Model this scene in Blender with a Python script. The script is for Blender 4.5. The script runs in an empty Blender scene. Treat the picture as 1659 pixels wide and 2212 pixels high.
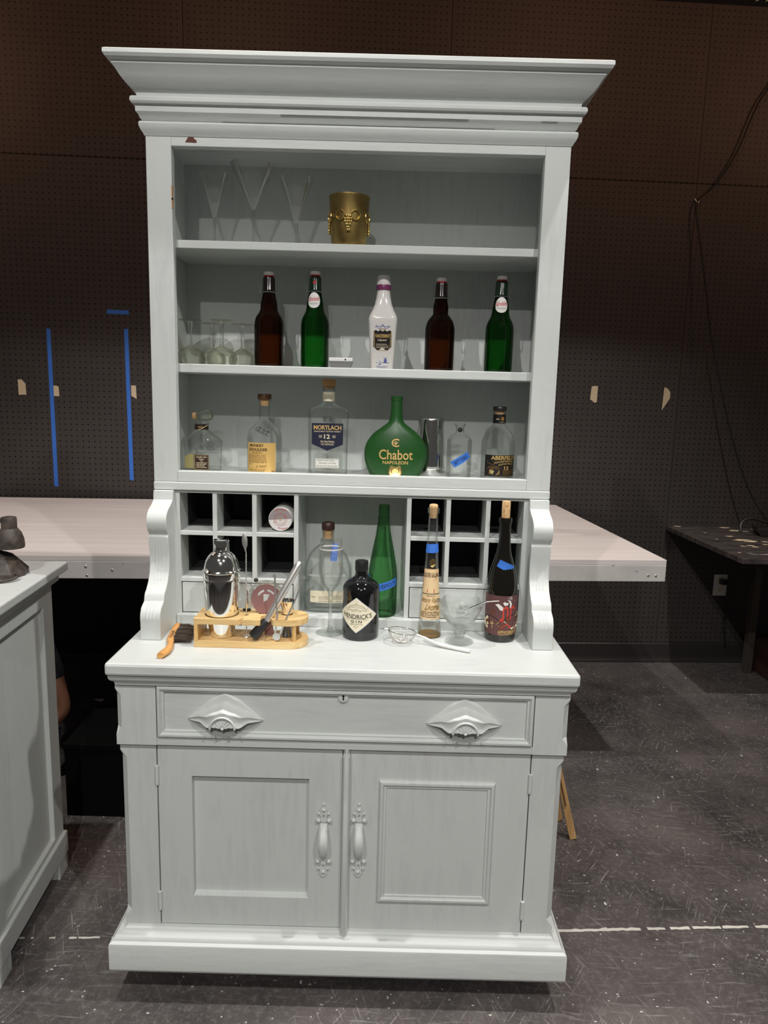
import bpy, bmesh, math, random
from mathutils import Matrix, Vector
random.seed(7)
S = bpy.context.scene
COL = S.collection
PI = math.pi
R = math.radians

# ------------------------------------------------------------------ camera
FPX, PITCH, ROLL = 1560.0, R(9.3), R(1.49)
cam_d = bpy.data.cameras.new('camera')
cam_d.sensor_fit = 'VERTICAL'; cam_d.sensor_height = 36.0
cam_d.lens = 36.0 * FPX / 2212.0
cam_d.clip_start = 0.05; cam_d.clip_end = 60
cam = bpy.data.objects.new('camera', cam_d); COL.objects.link(cam)
_f = Vector((0, math.cos(PITCH), -math.sin(PITCH)))
_u0 = Vector((0, math.sin(PITCH), math.cos(PITCH)))
_r = Vector((1, 0, 0)) * math.cos(ROLL) + _u0 * math.sin(ROLL)
_u = _u0 * math.cos(ROLL) - Vector((1, 0, 0)) * math.sin(ROLL)
cam.matrix_world = Matrix(((_r.x, _u.x, -_f.x, 0.078), (_r.y, _u.y, -_f.y, -1.5),
                           (_r.z, _u.z, -_f.z, 1.38), (0, 0, 0, 1)))
S.camera = cam

# ------------------------------------------------------------------ light
S.view_settings.view_transform = 'Standard'
S.view_settings.look = 'None'
S.view_settings.gamma = 1.0
S.view_settings.use_curve_mapping = False
S.view_settings.exposure = 0.06
W = bpy.data.worlds.new('world'); S.world = W; W.use_nodes = True
W.node_tree.nodes['Background'].inputs[0].default_value = (1.0, 0.97, 0.93, 1)
W.node_tree.nodes['Background'].inputs[1].default_value = 0.055

def spot(name, loc, target, watts, angle, blend=0.4, size=0.05, col=(1, 0.975, 0.935)):
    l = bpy.data.lights.new(name, 'SPOT'); l.energy = watts; l.spot_size = R(angle)
    l.spot_blend = blend; l.shadow_soft_size = size; l.color = col
    o = bpy.data.objects.new(name, l); COL.objects.link(o); o.location = loc
    o.rotation_euler = (Vector(target) - Vector(loc)).to_track_quat('-Z', 'Y').to_euler()
    return o
# steep overhead stage lamps in front of the balcony edge, then two rows further out
spot('overhead_lamp', (1.23, -0.24, 4.2), (0.55, 0.15, 0.6), 255, 88, 0.5, 0.035)
spot('overhead_lamp', (-0.92, -0.20, 4.2), (-0.55, 0.15, 0.6), 172, 88, 0.5, 0.035)
spot('front_lamp', (-0.9, -2.6, 4.0), (-0.05, 0.2, 0.72), 190, 45, 0.45, 0.03)
spot('front_lamp', (1.4, -2.5, 4.0), (0.0, 0.2, 0.72), 205, 45, 0.45, 0.03)
spot('far_lamp', (0.3, -4.9, 4.0), (0.05, 0.1, 0.42), 345, 21, 0.6, 0.04)
spot('far_lamp', (-0.4, -4.9, 4.0), (0.0, 0.25, 1.62), 120, 15, 0.7, 0.04)
def warm(loc, watts):
    l = bpy.data.lights.new('warm_lamp', 'POINT'); l.energy = watts; l.color = (1, 0.50, 0.28); l.shadow_soft_size = 0.12
    o = bpy.data.objects.new('warm_lamp', l); COL.objects.link(o); o.location = loc
warm((-2.3, 1.25, 3.05), 13); warm((-0.6, 1.25, 3.12), 6); warm((0.9, 1.25, 3.12), 9); warm((2.4, 1.3, 3.05), 12)

# ------------------------------------------------------------------ materials
def srgb(r, g, b):
    f = lambda c: (c / 255 / 12.92) if c / 255 <= 0.04045 else ((c / 255 + 0.055) / 1.055) ** 2.4
    return (f(r), f(g), f(b), 1)
class N:
    def __init__(s, name):
        s.m = bpy.data.materials.new(name); s.m.use_nodes = True
        s.t = s.m.node_tree; s.n = s.t.nodes; s.l = s.t.links
        s.b = s.n['Principled BSDF']; s.out = s.n['Material Output']
    def add(s, typ, **kw):
        n = s.n.new(typ)
        for k, v in kw.items(): setattr(n, k, v)
        return n
    def link(s, a, b): s.l.new(a, b)
    def coord(s, scale=(1, 1, 1), kind='Object'):
        tc = s.add('ShaderNodeTexCoord'); mp = s.add('ShaderNodeMapping')
        mp.inputs['Scale'].default_value = scale
        s.link(tc.outputs[kind], mp.inputs['Vector']); return mp.outputs[0]
    def noise(s, vec, scale, detail=4, rough=0.55):
        n = s.add('ShaderNodeTexNoise'); n.inputs['Scale'].default_value = scale
        n.inputs['Detail'].default_value = detail; n.inputs['Roughness'].default_value = rough
        s.link(vec, n.inputs['Vector']); return n.outputs['Fac']
    def ramp(s, fac, stops):
        r = s.add('ShaderNodeValToRGB'); e = r.color_ramp.elements
        e[0].position, e[0].color = stops[0]; e[1].position, e[1].color = stops[1]
        for p, c in stops[2:]:
            x = e.new(p); x.color = c
        s.link(fac, r.inputs[0]); return r.outputs[0]
    def mix(s, fac, a, b):
        m = s.add('ShaderNodeMix', data_type='RGBA')
        if hasattr(fac, 'is_linked'): s.link(fac, m.inputs[0])
        else: m.inputs[0].default_value = fac
        for v, i in ((a, 6), (b, 7)):
            if hasattr(v, 'is_linked'): s.link(v, m.inputs[i])
            else: m.inputs[i].default_value = v
        return m.outputs[2]
    def math(s, op, a, b=None):
        m = s.add('ShaderNodeMath', operation=op)
        for v, i in ((a, 0), (b, 1)):
            if v is None: continue
            if hasattr(v, 'is_linked'): s.link(v, m.inputs[i])
            else: m.inputs[i].default_value = v
        return m.outputs[0]
    def bump(s, h, strength, dist):
        b = s.add('ShaderNodeBump'); b.inputs['Strength'].default_value = strength
        b.inputs['Distance'].default_value = dist
        s.link(h, b.inputs['Height']); s.link(b.outputs[0], s.b.inputs['Normal'])
    def color(s, c):
        if hasattr(c, 'is_linked'): s.link(c, s.b.inputs['Base Color'])
        else: s.b.inputs['Base Color'].default_value = c
    def set(s, rough=0.5, metal=0.0, spec=0.5, coat=0.0):
        s.b.inputs['Roughness'].default_value = rough; s.b.inputs['Metallic'].default_value = metal
        s.b.inputs['Specular IOR Level'].default_value = spec; s.b.inputs['Coat Weight'].default_value = coat
        return s
M = {}
def plain(name, c, rough=0.5, metal=0.0, spec=0.5, coat=0.0):
    m = N(name); m.color(c); m.set(rough, metal, spec, coat); M[name] = m.m; return m
def paint(name, grain):
    # old brush-painted wood, thin patches with a lavender undercoat
    m = N(name); v = m.coord()
    g = m.coord(grain)
    st = m.noise(g, 16, 5, 0.62)
    pa = m.noise(v, 4.2, 3, 0.6)
    pf = m.ramp(m.math('MULTIPLY', st, pa), [(0.25, (0, 0, 0, 1)), (0.50, (1, 1, 1, 1))])
    c = m.mix(pf, (0.60, 0.628, 0.608, 1), (0.525, 0.525, 0.535, 1))
    m.color(c); m.set(0.42, 0, 0.45)
    lump = m.noise(v, 55, 3, 0.5)
    h = m.math('ADD', m.math('MULTIPLY', st, 0.8), m.math('MULTIPLY', lump, 0.5))
    m.bump(h, 0.22, 0.0022); M[name] = m.m
paint('paint_h', (0.6, 5, 5)); paint('paint_v', (5, 5, 0.6))
plain('paint_white', (0.62, 0.645, 0.625, 1), 0.4)
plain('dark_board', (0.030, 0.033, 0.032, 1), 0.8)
plain('gap_dark', (0.012, 0.012, 0.012, 1), 0.9)
plain('chip_brown', srgb(92, 46, 36), 0.7)

def glass(name, tint, edge, rough=0.015, gain=0.75, haze=0.0):
    """thin-walled glass: straight-through tinted transmission, Fresnel gloss, reflected light painted in as faint white haze"""
    m = N(name); m.n.remove(m.b)
    fr = m.add('ShaderNodeFresnel'); fr.inputs[0].default_value = 1.45
    lw = m.add('ShaderNodeLayerWeight'); lw.inputs[0].default_value = 0.30
    tr = m.add('ShaderNodeBsdfTransparent'); gl = m.add('ShaderNodeBsdfGlossy')
    gl.inputs['Roughness'].default_value = rough
    m.link(m.mix(lw.outputs['Facing'], tint + (1,), edge + (1,)), tr.inputs[0])
    base = tr.outputs[0]
    if haze:  # diffuse white mixed in to stand for light reflected off the glass
        df = m.add('ShaderNodeBsdfDiffuse'); df.inputs[0].default_value = (0.8, 0.8, 0.78, 1)
        hz = m.add('ShaderNodeMixShader'); hz.inputs[0].default_value = haze
        m.link(base, hz.inputs[1]); m.link(df.outputs[0], hz.inputs[2]); base = hz.outputs[0]
    mx = m.add('ShaderNodeMixShader')
    m.link(m.math('MULTIPLY', fr.outputs[0], gain), mx.inputs[0])
    m.link(base, mx.inputs[1]); m.link(gl.outputs[0], mx.inputs[2])
    m.link(mx.outputs[0], m.out.inputs[0]); M[name] = m.m
glass('glass_clear', (0.96, 0.97, 0.96), (0.80, 0.83, 0.81), gain=0.5, haze=0.02)
glass('glass_thin', (0.98, 0.985, 0.98), (0.88, 0.90, 0.88), gain=0.5, haze=0.05)
glass('glass_warm', (0.95, 0.955, 0.90), (0.74, 0.74, 0.62), gain=0.55, haze=0.02)
glass('glass_brown', (0.26, 0.115, 0.035), (0.05, 0.02, 0.008))
glass('glass_green', (0.10, 0.40, 0.11), (0.015, 0.09, 0.025))
glass('glass_green_light', (0.46, 0.76, 0.48), (0.13, 0.38, 0.17))
def solid_glass(name):
    m = N(name); m.n.remove(m.b)
    g = m.add('ShaderNodeBsdfGlass'); g.inputs['IOR'].default_value = 1.48; g.inputs['Roughness'].default_value = 0.0
    t = m.add('ShaderNodeBsdfTransparent'); t.inputs[0].default_value = (0.95, 0.96, 0.95, 1)
    mx = m.add('ShaderNodeMixShader'); mx.inputs[0].default_value = 0.45
    m.link(g.outputs[0], mx.inputs[1]); m.link(t.outputs[0], mx.inputs[2]); m.link(mx.outputs[0], m.out.inputs[0])
    M[name] = m.m
solid_glass('glass_cut')
m = N('glass_frost_green'); m.color((0.018, 0.105, 0.018, 1)); m.set(0.38, 0, 0.5)
m.b.inputs['Transmission Weight'].default_value = 0.25; M['glass_frost_green'] = m.m
plain('glass_black', (0.006, 0.006, 0.007, 1), 0.06, 0, 0.6, 0.4)
plain('glass_wine', (0.007, 0.006, 0.004, 1), 0.05, 0, 0.6, 0.4)
plain('porcelain', (0.72, 0.69, 0.66, 1), 0.16, 0, 0.5)
plain('porcelain_top', (0.62, 0.59, 0.58, 1), 0.6)
plain('purple_glaze', srgb(116, 52, 92), 0.25)
plain('cap_white', (0.70, 0.68, 0.66, 1), 0.35)
plain('sleeve_brown', srgb(20, 10, 8), 0.18)
plain('sleeve_green', srgb(12, 34, 20), 0.18)
plain('red', srgb(170, 28, 38), 0.5)
plain('wire', (0.45, 0.46, 0.46, 1), 0.3, 1.0)
plain('steel', (0.85, 0.84, 0.81, 1), 0.09, 1.0)
plain('steel_brushed', (0.82, 0.80, 0.77, 1), 0.42, 1.0)
plain('steel_rose_reflection', (0.36, 0.19, 0.185, 1), 0.35, 0.4)  # plain steel with a reddish reflection painted into its colour
m = plain('brass', srgb(150, 118, 52), 0.36, 1.0)
_n = m.noise(m.coord((1, 1, 0.5)), 30, 4); m.color(m.ramp(_n, [(0.3, srgb(150, 122, 74)), (0.7, srgb(206, 178, 112))]))
plain('brass_bright', srgb(222, 196, 128), 0.3, 1.0)
plain('black_rubber', (0.012, 0.012, 0.012, 1), 0.45)
plain('black_plastic', (0.02, 0.018, 0.017, 1), 0.35)
def wood(name, a, b, axis, scale=40, rough=0.45):
    m = N(name); sc = [1, 1, 1]; sc[axis] = 0.07
    n = m.noise(m.coord(tuple(sc)), scale, 4, 0.6)
    m.color(m.ramp(n, [(0.3, a), (0.7, b)])); m.set(rough); m.bump(n, 0.15, 0.001); M[name] = m.m
wood('bamboo', srgb(206, 166, 104), srgb(236, 204, 148), 0, 90)
wood('bamboo_v', srgb(190, 146, 84), srgb(224, 186, 124), 2, 90)
wood('handle_wood', srgb(198, 136, 70), srgb(224, 170, 100), 1, 60)
wood('easel_wood', srgb(176, 134, 84), srgb(212, 172, 118), 2, 60)
wood('cork', srgb(188, 142, 92), srgb(226, 190, 142), 2, 160, 0.8)
wood('cap_wood', srgb(70, 44, 26), srgb(100, 66, 40), 0, 120)
wood('cap_walnut', srgb(40, 22, 16), srgb(64, 36, 26), 0, 120)
wood('cap_light', srgb(178, 128, 74), srgb(208, 160, 104), 0, 120)
plain('tape_blue', srgb(58, 118, 214), 0.65)
m = plain('tape_masking', srgb(214, 196, 164), 0.7)
plain('tape_white', (0.62, 0.60, 0.54, 1), 0.8)
plain('ink_black', (0.012, 0.012, 0.012, 1), 0.6)
plain('ink_brown', srgb(62, 34, 20), 0.6)
plain('ink_tan', srgb(140, 104, 52), 0.6)
plain('ink_grey', srgb(150, 146, 128), 0.6)
plain('ink_blue', srgb(78, 86, 160), 0.6)
plain('ink_red', srgb(196, 40, 52), 0.6)
plain('ink_gold', srgb(214, 178, 112), 0.45, 0.2)
plain('ink_cream', srgb(232, 214, 180), 0.6)
plain('ink_white', srgb(222, 220, 214), 0.6)
plain('label_cream', srgb(236, 226, 200), 0.6)
plain('label_tan', srgb(214, 176, 104), 0.55)
plain('label_peach', srgb(232, 202, 156), 0.6)
plain('label_orange', srgb(188, 134, 82), 0.6)
plain('label_navy', srgb(22, 26, 52), 0.5)
plain('label_black', srgb(18, 13, 11), 0.45)
plain('label_brown', srgb(48, 28, 18), 0.5)
plain('label_oldgold', srgb(176, 164, 110), 0.5)
plain('label_white', srgb(226, 224, 220), 0.5)
plain('label_plum', srgb(96, 62, 62), 0.5)
plain('label_skyred', srgb(196, 60, 46), 0.5)
plain('label_grey', srgb(150, 142, 142), 0.5)
plain('label_olive', srgb(104, 108, 84), 0.5)
plain('label_pale', srgb(238, 226, 190), 0.5)
plain('label_umber', srgb(104, 54, 38), 0.5)
plain('bristle', srgb(70, 58, 50), 0.8)
plain('plastic_white', (0.78, 0.77, 0.75, 1), 0.3)
plain('plastic_grey', srgb(120, 120, 120), 0.4)
plain('mesh_wire', (0.62, 0.58, 0.54, 1), 0.3, 0.6)
plain('liquor', srgb(150, 112, 40), 0.2)
m = plain('lamp_metal', srgb(62, 57, 54), 0.5, 0.0, 0.4)
_n = m.noise(m.coord(), 45, 4); m.color(m.ramp(_n, [(0.35, srgb(48, 44, 42)), (0.7, srgb(92, 82, 74))]))
# platform: pinkish white roller paint, black scuffs
m = N('platform_paint'); n1 = m.noise(m.coord((0.6, 9, 9)), 3.0, 5, 0.6)
c = m.ramp(n1, [(0.3, (0.60, 0.545, 0.525, 1)), (0.72, (0.70, 0.64, 0.61, 1))])
n2 = m.noise(m.coord((1, 1, 1)), 9, 6, 0.7)
c = m.mix(m.ramp(n2, [(0.68, (0, 0, 0, 1)), (0.74, (0.5, 0.5, 0.5, 1))]), c, (0.25, 0.23, 0.23, 1))
m.color(c); m.set(0.55); m.bump(n1, 0.2, 0.002); M['platform_paint'] = m.m
m = N('fascia_paint'); n1 = m.noise(m.coord((1, 1, 1)), 5, 6, 0.68)
c = m.ramp(n1, [(0.42, (0.50, 0.475, 0.46, 1)), (0.62, (0.58, 0.55, 0.53, 1))])
n2 = m.noise(m.coord((1.2, 1, 3)), 14, 7, 0.72)
c = m.mix(m.ramp(n2, [(0.63, (0, 0, 0, 1)), (0.67, (1, 1, 1, 1))]), c, (0.05, 0.05, 0.05, 1))
m.color(c); m.set(0.6); M['fascia_paint'] = m.m
# scuffed black stage floor
m = N('floor_paint'); v = m.coord(kind='Object')
n1 = m.noise(v, 2.2, 6, 0.65); base = m.ramp(n1, [(0.32, (0.042, 0.038, 0.037, 1)), (0.7, (0.150, 0.130, 0.125, 1))])
def scratch(ang, stretch, scale, lo, hi, amt, col, base):
    tc = m.add('ShaderNodeTexCoord'); r1 = m.add('ShaderNodeMapping'); r1.inputs['Rotation'].default_value = (0, 0, R(ang))
    wob = m.add('ShaderNodeTexNoise'); wob.inputs['Scale'].default_value = 1.7; m.link(tc.outputs['Object'], wob.inputs['Vector'])
    va = m.add('ShaderNodeVectorMath', operation='MULTIPLY_ADD'); m.link(wob.outputs['Color'], va.inputs[0]); va.inputs[1].default_value = (0.16, 0.16, 0); m.link(tc.outputs['Object'], va.inputs[2])
    m.link(va.outputs[0], r1.inputs['Vector'])
    s1 = m.add('ShaderNodeMapping'); s1.inputs['Scale'].default_value = (1, stretch, 1); m.link(r1.outputs[0], s1.inputs['Vector'])
    st = m.noise(s1.outputs[0], scale, 5, 0.6); area = m.noise(v, 1.9 + ang * 0.01, 3, 0.6)
    k = m.math('MULTIPLY', m.ramp(st, [(lo, (0, 0, 0, 1)), (hi, (1, 1, 1, 1))]), m.ramp(area, [(0.42, (0.05, 0.05, 0.05, 1)), (0.62, (amt, amt, amt, 1))]))
    return m.mix(k, base, col)
fine = m.noise(v, 60, 6, 0.8)
base = m.mix(m.ramp(fine, [(0.50, (0, 0, 0, 1)), (0.72, (0.6, 0.6, 0.6, 1))]), base, (0.25, 0.23, 0.225, 1))
base = scratch(4, 14, 9, 0.57, 0.70, 0.9, (0.30, 0.28, 0.27, 1), base)
base = scratch(62, 20, 8, 0.60, 0.68, 0.9, (0.34, 0.31, 0.30, 1), base)
base = scratch(118, 20, 8, 0.60, 0.68, 0.9, (0.34, 0.31, 0.31, 1), base)
base = scratch(85, 30, 6, 0.65, 0.70, 0.8, (0.40, 0.37, 0.36, 1), base)
def specks(m, v, scale, size, keep, base, col):
    vo = m.add('ShaderNodeTexVoronoi'); vo.inputs['Scale'].default_value = scale; m.link(v, vo.inputs['Vector'])
    d = m.math('LESS_THAN', vo.outputs['Distance'], size)
    sep = m.add('ShaderNodeSeparateColor'); m.link(vo.outputs['Color'], sep.inputs[0])
    k = m.math('LESS_THAN', sep.outputs[0], keep)
    return m.mix(m.math('MULTIPLY', d, k), base, col)
base = specks(m, m.coord((1, 1.7, 1)), 26, 0.10, 0.22, base, (0.55, 0.53, 0.50, 1))
base = specks(m, m.coord((2.2, 1, 1)), 9, 0.06, 0.35, base, (0.66, 0.63, 0.58, 1))
base = specks(m, v, 70, 0.16, 0.16, base, (0.46, 0.43, 0.42, 1))
m.color(base); m.set(0.40, 0, 0.4); m.bump(fine, 0.15, 0.002); M['floor_paint'] = m.m
# black perforated hardboard, hole pitch 27 mm
m = N('pegboard'); v = m.coord()
sp = m.add('ShaderNodeSeparateXYZ'); m.link(v, sp.inputs[0])
fx = m.math('SUBTRACT', m.math('FRACT', m.math('DIVIDE', sp.outputs[0], 0.0272)), 0.5)
fz = m.math('SUBTRACT', m.math('FRACT', m.math('DIVIDE', sp.outputs[2], 0.0272)), 0.5)
dd = m.math('SQRT', m.math('ADD', m.math('MULTIPLY', fx, fx), m.math('MULTIPLY', fz, fz)))
hole = m.math('LESS_THAN', dd, 0.135)
n1 = m.noise(v, 2.5, 5, 0.6); c = m.ramp(n1, [(0.3, (0.046, 0.040, 0.038, 1)), (0.75, (0.062, 0.052, 0.049, 1))])
n2 = m.noise(m.coord((1, 1, 2.5)), 4.5, 8, 0.75)
c = m.mix(m.ramp(n2, [(0.68, (0, 0, 0, 1)), (0.8, (0.6, 0.6, 0.6, 1))]), c, (0.16, 0.15, 0.145, 1))
c = m.mix(hole, c, (0.002, 0.002, 0.002, 1)); m.color(c); m.set(0.62, 0, 0.35); M['pegboard'] = m.m
plain('black_cloth', (0.004, 0.004, 0.004, 1), 0.95, 0, 0.1)
plain('black_wall', (0.02, 0.018, 0.017, 1), 0.8)
plain('black_ceiling', (0.012, 0.011, 0.011, 1), 0.9)
m = plain('base_black', (0.036, 0.032, 0.031, 1), 0.35)
m = N('desk_black'); v = m.coord()
n1 = m.noise(m.coord((1, 4, 1)), 8, 6, 0.7); c = m.ramp(n1, [(0.32, (0.020, 0.017, 0.016, 1)), (0.70, (0.105, 0.090, 0.082, 1))])
n2 = m.noise(m.coord((1, 3, 1)), 5.2, 3, 0.5); c = m.mix(m.ramp(n2, [(0.66, (0, 0, 0, 1)), (0.68, (1, 1, 1, 1))]), c, (0.42, 0.38, 0.34, 1))
m.color(c); m.set(0.45); M['desk_black'] = m.m
plain('desk_dark', (0.02, 0.013, 0.011, 1), 0.6)
plain('desk_brown', srgb(58, 34, 28), 0.6)
plain('desk_post', srgb(74, 66, 60), 0.6)
plain('leaf', srgb(130, 160, 92), 0.5); plain('stem', srgb(78, 92, 50), 0.7)
plain('skin', srgb(126, 84, 64), 0.6); plain('cloth_black', (0.01, 0.01, 0.012, 1), 0.9); plain('hair', (0.015, 0.01, 0.008, 1), 0.6)
plain('denim', (0.02, 0.022, 0.03, 1), 0.9)

# ------------------------------------------------------------------ builders
def finish(me, smooth=None):
    if smooth is not None:
        me.shade_smooth()
        me.set_sharp_from_angle(angle=R(smooth))
    return me
def obj(name, me, mat, parent=None, loc=None, rot=None, smooth=None, bevel=None):
    if isinstance(me, bmesh.types.BMesh):
        b = me; bmesh.ops.recalc_face_normals(b, faces=b.faces)
        me = bpy.data.meshes.new(name); b.to_mesh(me); b.free()
    finish(me, smooth)
    if mat is not None:
        me.materials.clear(); me.materials.append(M[mat] if isinstance(mat, str) else mat)
    o = bpy.data.objects.new(name, me); COL.objects.link(o)
    if parent: o.parent = parent
    if loc: o.location = loc
    if rot: o.rotation_euler = rot
    if bevel:
        md = o.modifiers.new('bevel', 'BEVEL'); md.width = bevel; md.segments = 2; md.limit_method = 'ANGLE'; md.angle_limit = R(40)
    return o
def tag(o, label, cat, group=None):
    o['label'] = label; o['category'] = cat
    if group: o['group'] = group
    return o
def thing(name, label, cat, loc=(0, 0, 0), rz=0, group=None):
    o = bpy.data.objects.new(name, None); COL.objects.link(o)
    o.location = loc; o.rotation_euler = (0, 0, rz); o.empty_display_size = 0.05
    return tag(o, label, cat, group)
def struct(o): o['kind'] = 'structure'; return o
def box(x0, x1, y0, y1, z0, z1, b=None):
    b = b or bmesh.new()
    r = bmesh.ops.create_cube(b, size=1.0)
    for v in r['verts']:
        v.co = Vector(((x0 + x1) / 2 + v.co.x * (x1 - x0), (y0 + y1) / 2 + v.co.y * (y1 - y0), (z0 + z1) / 2 + v.co.z * (z1 - z0)))
    return b
def loft(rings, cap=True, closed=True, b=None):
    b = b or bmesh.new()
    vs = [[b.verts.new(p) for p in r] for r in rings]
    n = len(rings[0])
    for a, c in zip(vs, vs[1:]):
        for i in range(n if closed else n - 1):
            j = (i + 1) % n
            try: b.faces.new((a[i], a[j], c[j], c[i]))
            except ValueError: pass
    if cap:
        for r in (vs[0], vs[-1]):
            try: b.faces.new(r)
            except ValueError: pass
    return b
def ring(rx, ry, z, n=2.0, seg=32, cx=0, cy=0):
    out = []
    for i in range(seg):
        t = 2 * PI * i / seg; c, s = math.cos(t), math.sin(t)
        out.append((cx + rx * math.copysign(abs(c) ** (2 / n), c), cy + ry * math.copysign(abs(s) ** (2 / n), s), z))
    return out
def lathe(prof, seg=32, cap=True, b=None, cx=0, cy=0, capb=True):
    """prof: (r,z) or (rx,ry,z,n)"""
    rings = [ring(p[0], p[0], p[1], 2, seg, cx, cy) if len(p) == 2 else ring(p[0], p[1], p[2], p[3], seg, cx, cy) for p in prof]
    b2 = loft(rings, cap, True, b)
    return b2
def smoothprof(pts, k=5):
    """Catmull-Rom through profile points"""
    out = []
    n = len(pts)
    for i in range(n - 1):
        p0, p1, p2, p3 = pts[max(i - 1, 0)], pts[i], pts[i + 1], pts[min(i + 2, n - 1)]
        for q in range(k):
            t = q / k
            out.append(tuple(0.5 * (2 * b + (c - a) * t + (2 * a - 5 * b + 4 * c - d) * t * t + (3 * b - a - 3 * c + d) * t ** 3) for a, b, c, d in zip(p0, p1, p2, p3)))
    out.append(tuple(pts[-1])); return out
def prism(pts, axis, a0, a1, b=None):
    """polygon pts (two coords) extruded along axis 0/1/2"""
    b = b or bmesh.new()
    def mk(p, a):
        return {0: (a, p[0], p[1]), 1: (p[0], a, p[1]), 2: (p[0], p[1], a)}[axis]
    A = [b.verts.new(mk(p, a0)) for p in pts]; B = [b.verts.new(mk(p, a1)) for p in pts]
    n = len(pts)
    for i in range(n): b.faces.new((A[i], A[(i + 1) % n], B[(i + 1) % n], B[i]))
    b.faces.new(A); b.faces.new(B[::-1]); return b
def tube(pts, rad, seg=8, b=None):
    pts = [Vector(p) for p in pts]; rr = rad if isinstance(rad, (list, tuple)) else [rad] * len(pts)
    rings = []; nprev = None
    for i, p in enumerate(pts):
        t = (pts[min(i + 1, len(pts) - 1)] - pts[max(i - 1, 0)]).normalized()
        if nprev is None:
            nprev = t.orthogonal().normalized()
        nn = (nprev - t * nprev.dot(t))
        nn = nn.normalized() if nn.length > 1e-6 else t.orthogonal().normalized()
        nprev = nn; bb = t.cross(nn)
        rings.append([p + (nn * math.cos(2 * PI * k / seg) + bb * math.sin(2 * PI * k / seg)) * rr[i] for k in range(seg)])
    return loft(rings, True, True, b)
def curve(pts, k=6): return smoothprof([tuple(p) for p in pts], k)
def torus(R0, r, seg=24, s2=8, b=None, mat=None, arc=2 * PI, a0=0):
    pts = [(R0 * math.cos(a0 + arc * i / seg), 0, R0 * math.sin(a0 + arc * i / seg)) for i in range(seg + 1)]
    return tube(pts, r, s2, b)
def ball(b, c, r, sc=(1, 1, 1), sub=2):
    q = bmesh.ops.create_icosphere(b, subdivisions=sub, radius=r)
    for v in q['verts']: v.co = Vector((v.co.x * sc[0] + c[0], v.co.y * sc[1] + c[1], v.co.z * sc[2] + c[2]))
    return b
def sweep3(prof, xh, yf, yb, b=None):
    """moulding (offset, z) run round left side, front and right side of a case"""
    rings = []
    for sx, y in ((-1, None), (-1, 1), (1, 1), (1, None)):
        rings.append([(sx * (xh + e), (yb if y is None else yf - e), z) for e, z in prof])
    return loft(rings, True, True, b)
def plate(outline, holes, th, res=1):
    """flat plate in local XY with holes, thickness th, via filled 2D curve"""
    cu = bpy.data.curves.new('plate', 'CURVE'); cu.dimensions = '2D'; cu.fill_mode = 'BOTH'; cu.extrude = th / 2
    for pl in [outline] + list(holes):
        sp = cu.splines.new('POLY'); sp.points.add(len(pl) - 1); sp.use_cyclic_u = True
        for q, p in zip(sp.points, pl): q.co = (p[0], p[1], 0, 1)
    o = bpy.data.objects.new('plate', cu); me = bpy.data.meshes.new_from_object(o)
    bpy.data.objects.remove(o); bpy.data.curves.remove(cu); return me
def circ(r, n=24, cx=0, cy=0, a0=0, a1=2 * PI):
    full = abs(a1 - a0 - 2 * PI) < 1e-6
    return [(cx + r * math.cos(a0 + (a1 - a0) * i / (n if full else n - 1)), cy + r * math.sin(a0 + (a1 - a0) * i / (n if full else n - 1))) for i in range(n)]
# -- flat print (lettering and drawn marks) laid on a surface
_tc = {}
def text_mesh(s, bold):
    key = (s, bold)
    if key not in _tc:
        cu = bpy.data.curves.new('t', 'FONT'); cu.body = s; cu.resolution_u = 3; cu.offset = bold
        o = bpy.data.objects.new('t', cu); me = bpy.data.meshes.new_from_object(o)
        vs = [(v.co.x, v.co.y) for v in me.vertices]; fs = [tuple(p.vertices) for p in me.polygons]
        bpy.data.objects.remove(o); bpy.data.meshes.remove(me); bpy.data.curves.remove(cu)
        x0 = min(v[0] for v in vs); x1 = max(v[0] for v in vs); y0 = min(v[1] for v in vs); y1 = max(v[1] for v in vs)
        _tc[key] = ([((x - x0) / (x1 - x0) - 0.5, (y - y0) / max(y1 - y0, 1e-6) - 0.5) for x, y in vs], fs)
    return _tc[key]
def T(s, cx, cy, w, h, shear=0, rot=0, bold=0.015, arch=0): return ('t', s, cx, cy, w, h, shear, rot, bold, arch)
def RECT(x0, x1, y0, y1): return ('r', x0, x1, y0, y1)
def LINE(pts, w): return ('l', pts, w)
def POLY(pts): return ('p', pts)
def lines(x0, x1, y0, y1, n, fill=0.45, jit=0.12):
    out = []; rnd = random.Random(int(abs(x0 + y0) * 1e6) + n)
    for i in range(n):
        yc = y1 + (y0 - y1) * (i + 0.5) / n; h = abs(y1 - y0) / n * fill / 2
        x = x0
        while x < x1:
            e = min(x1, x + (x1 - x0) * rnd.uniform(0.08, 0.3)); out.append(RECT(x, e, yc - h, yc + h)); x = e + (x1 - x0) * 0.03
        if rnd.random() < jit * 3 and len(out) > 1: out.pop()
    return out
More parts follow.
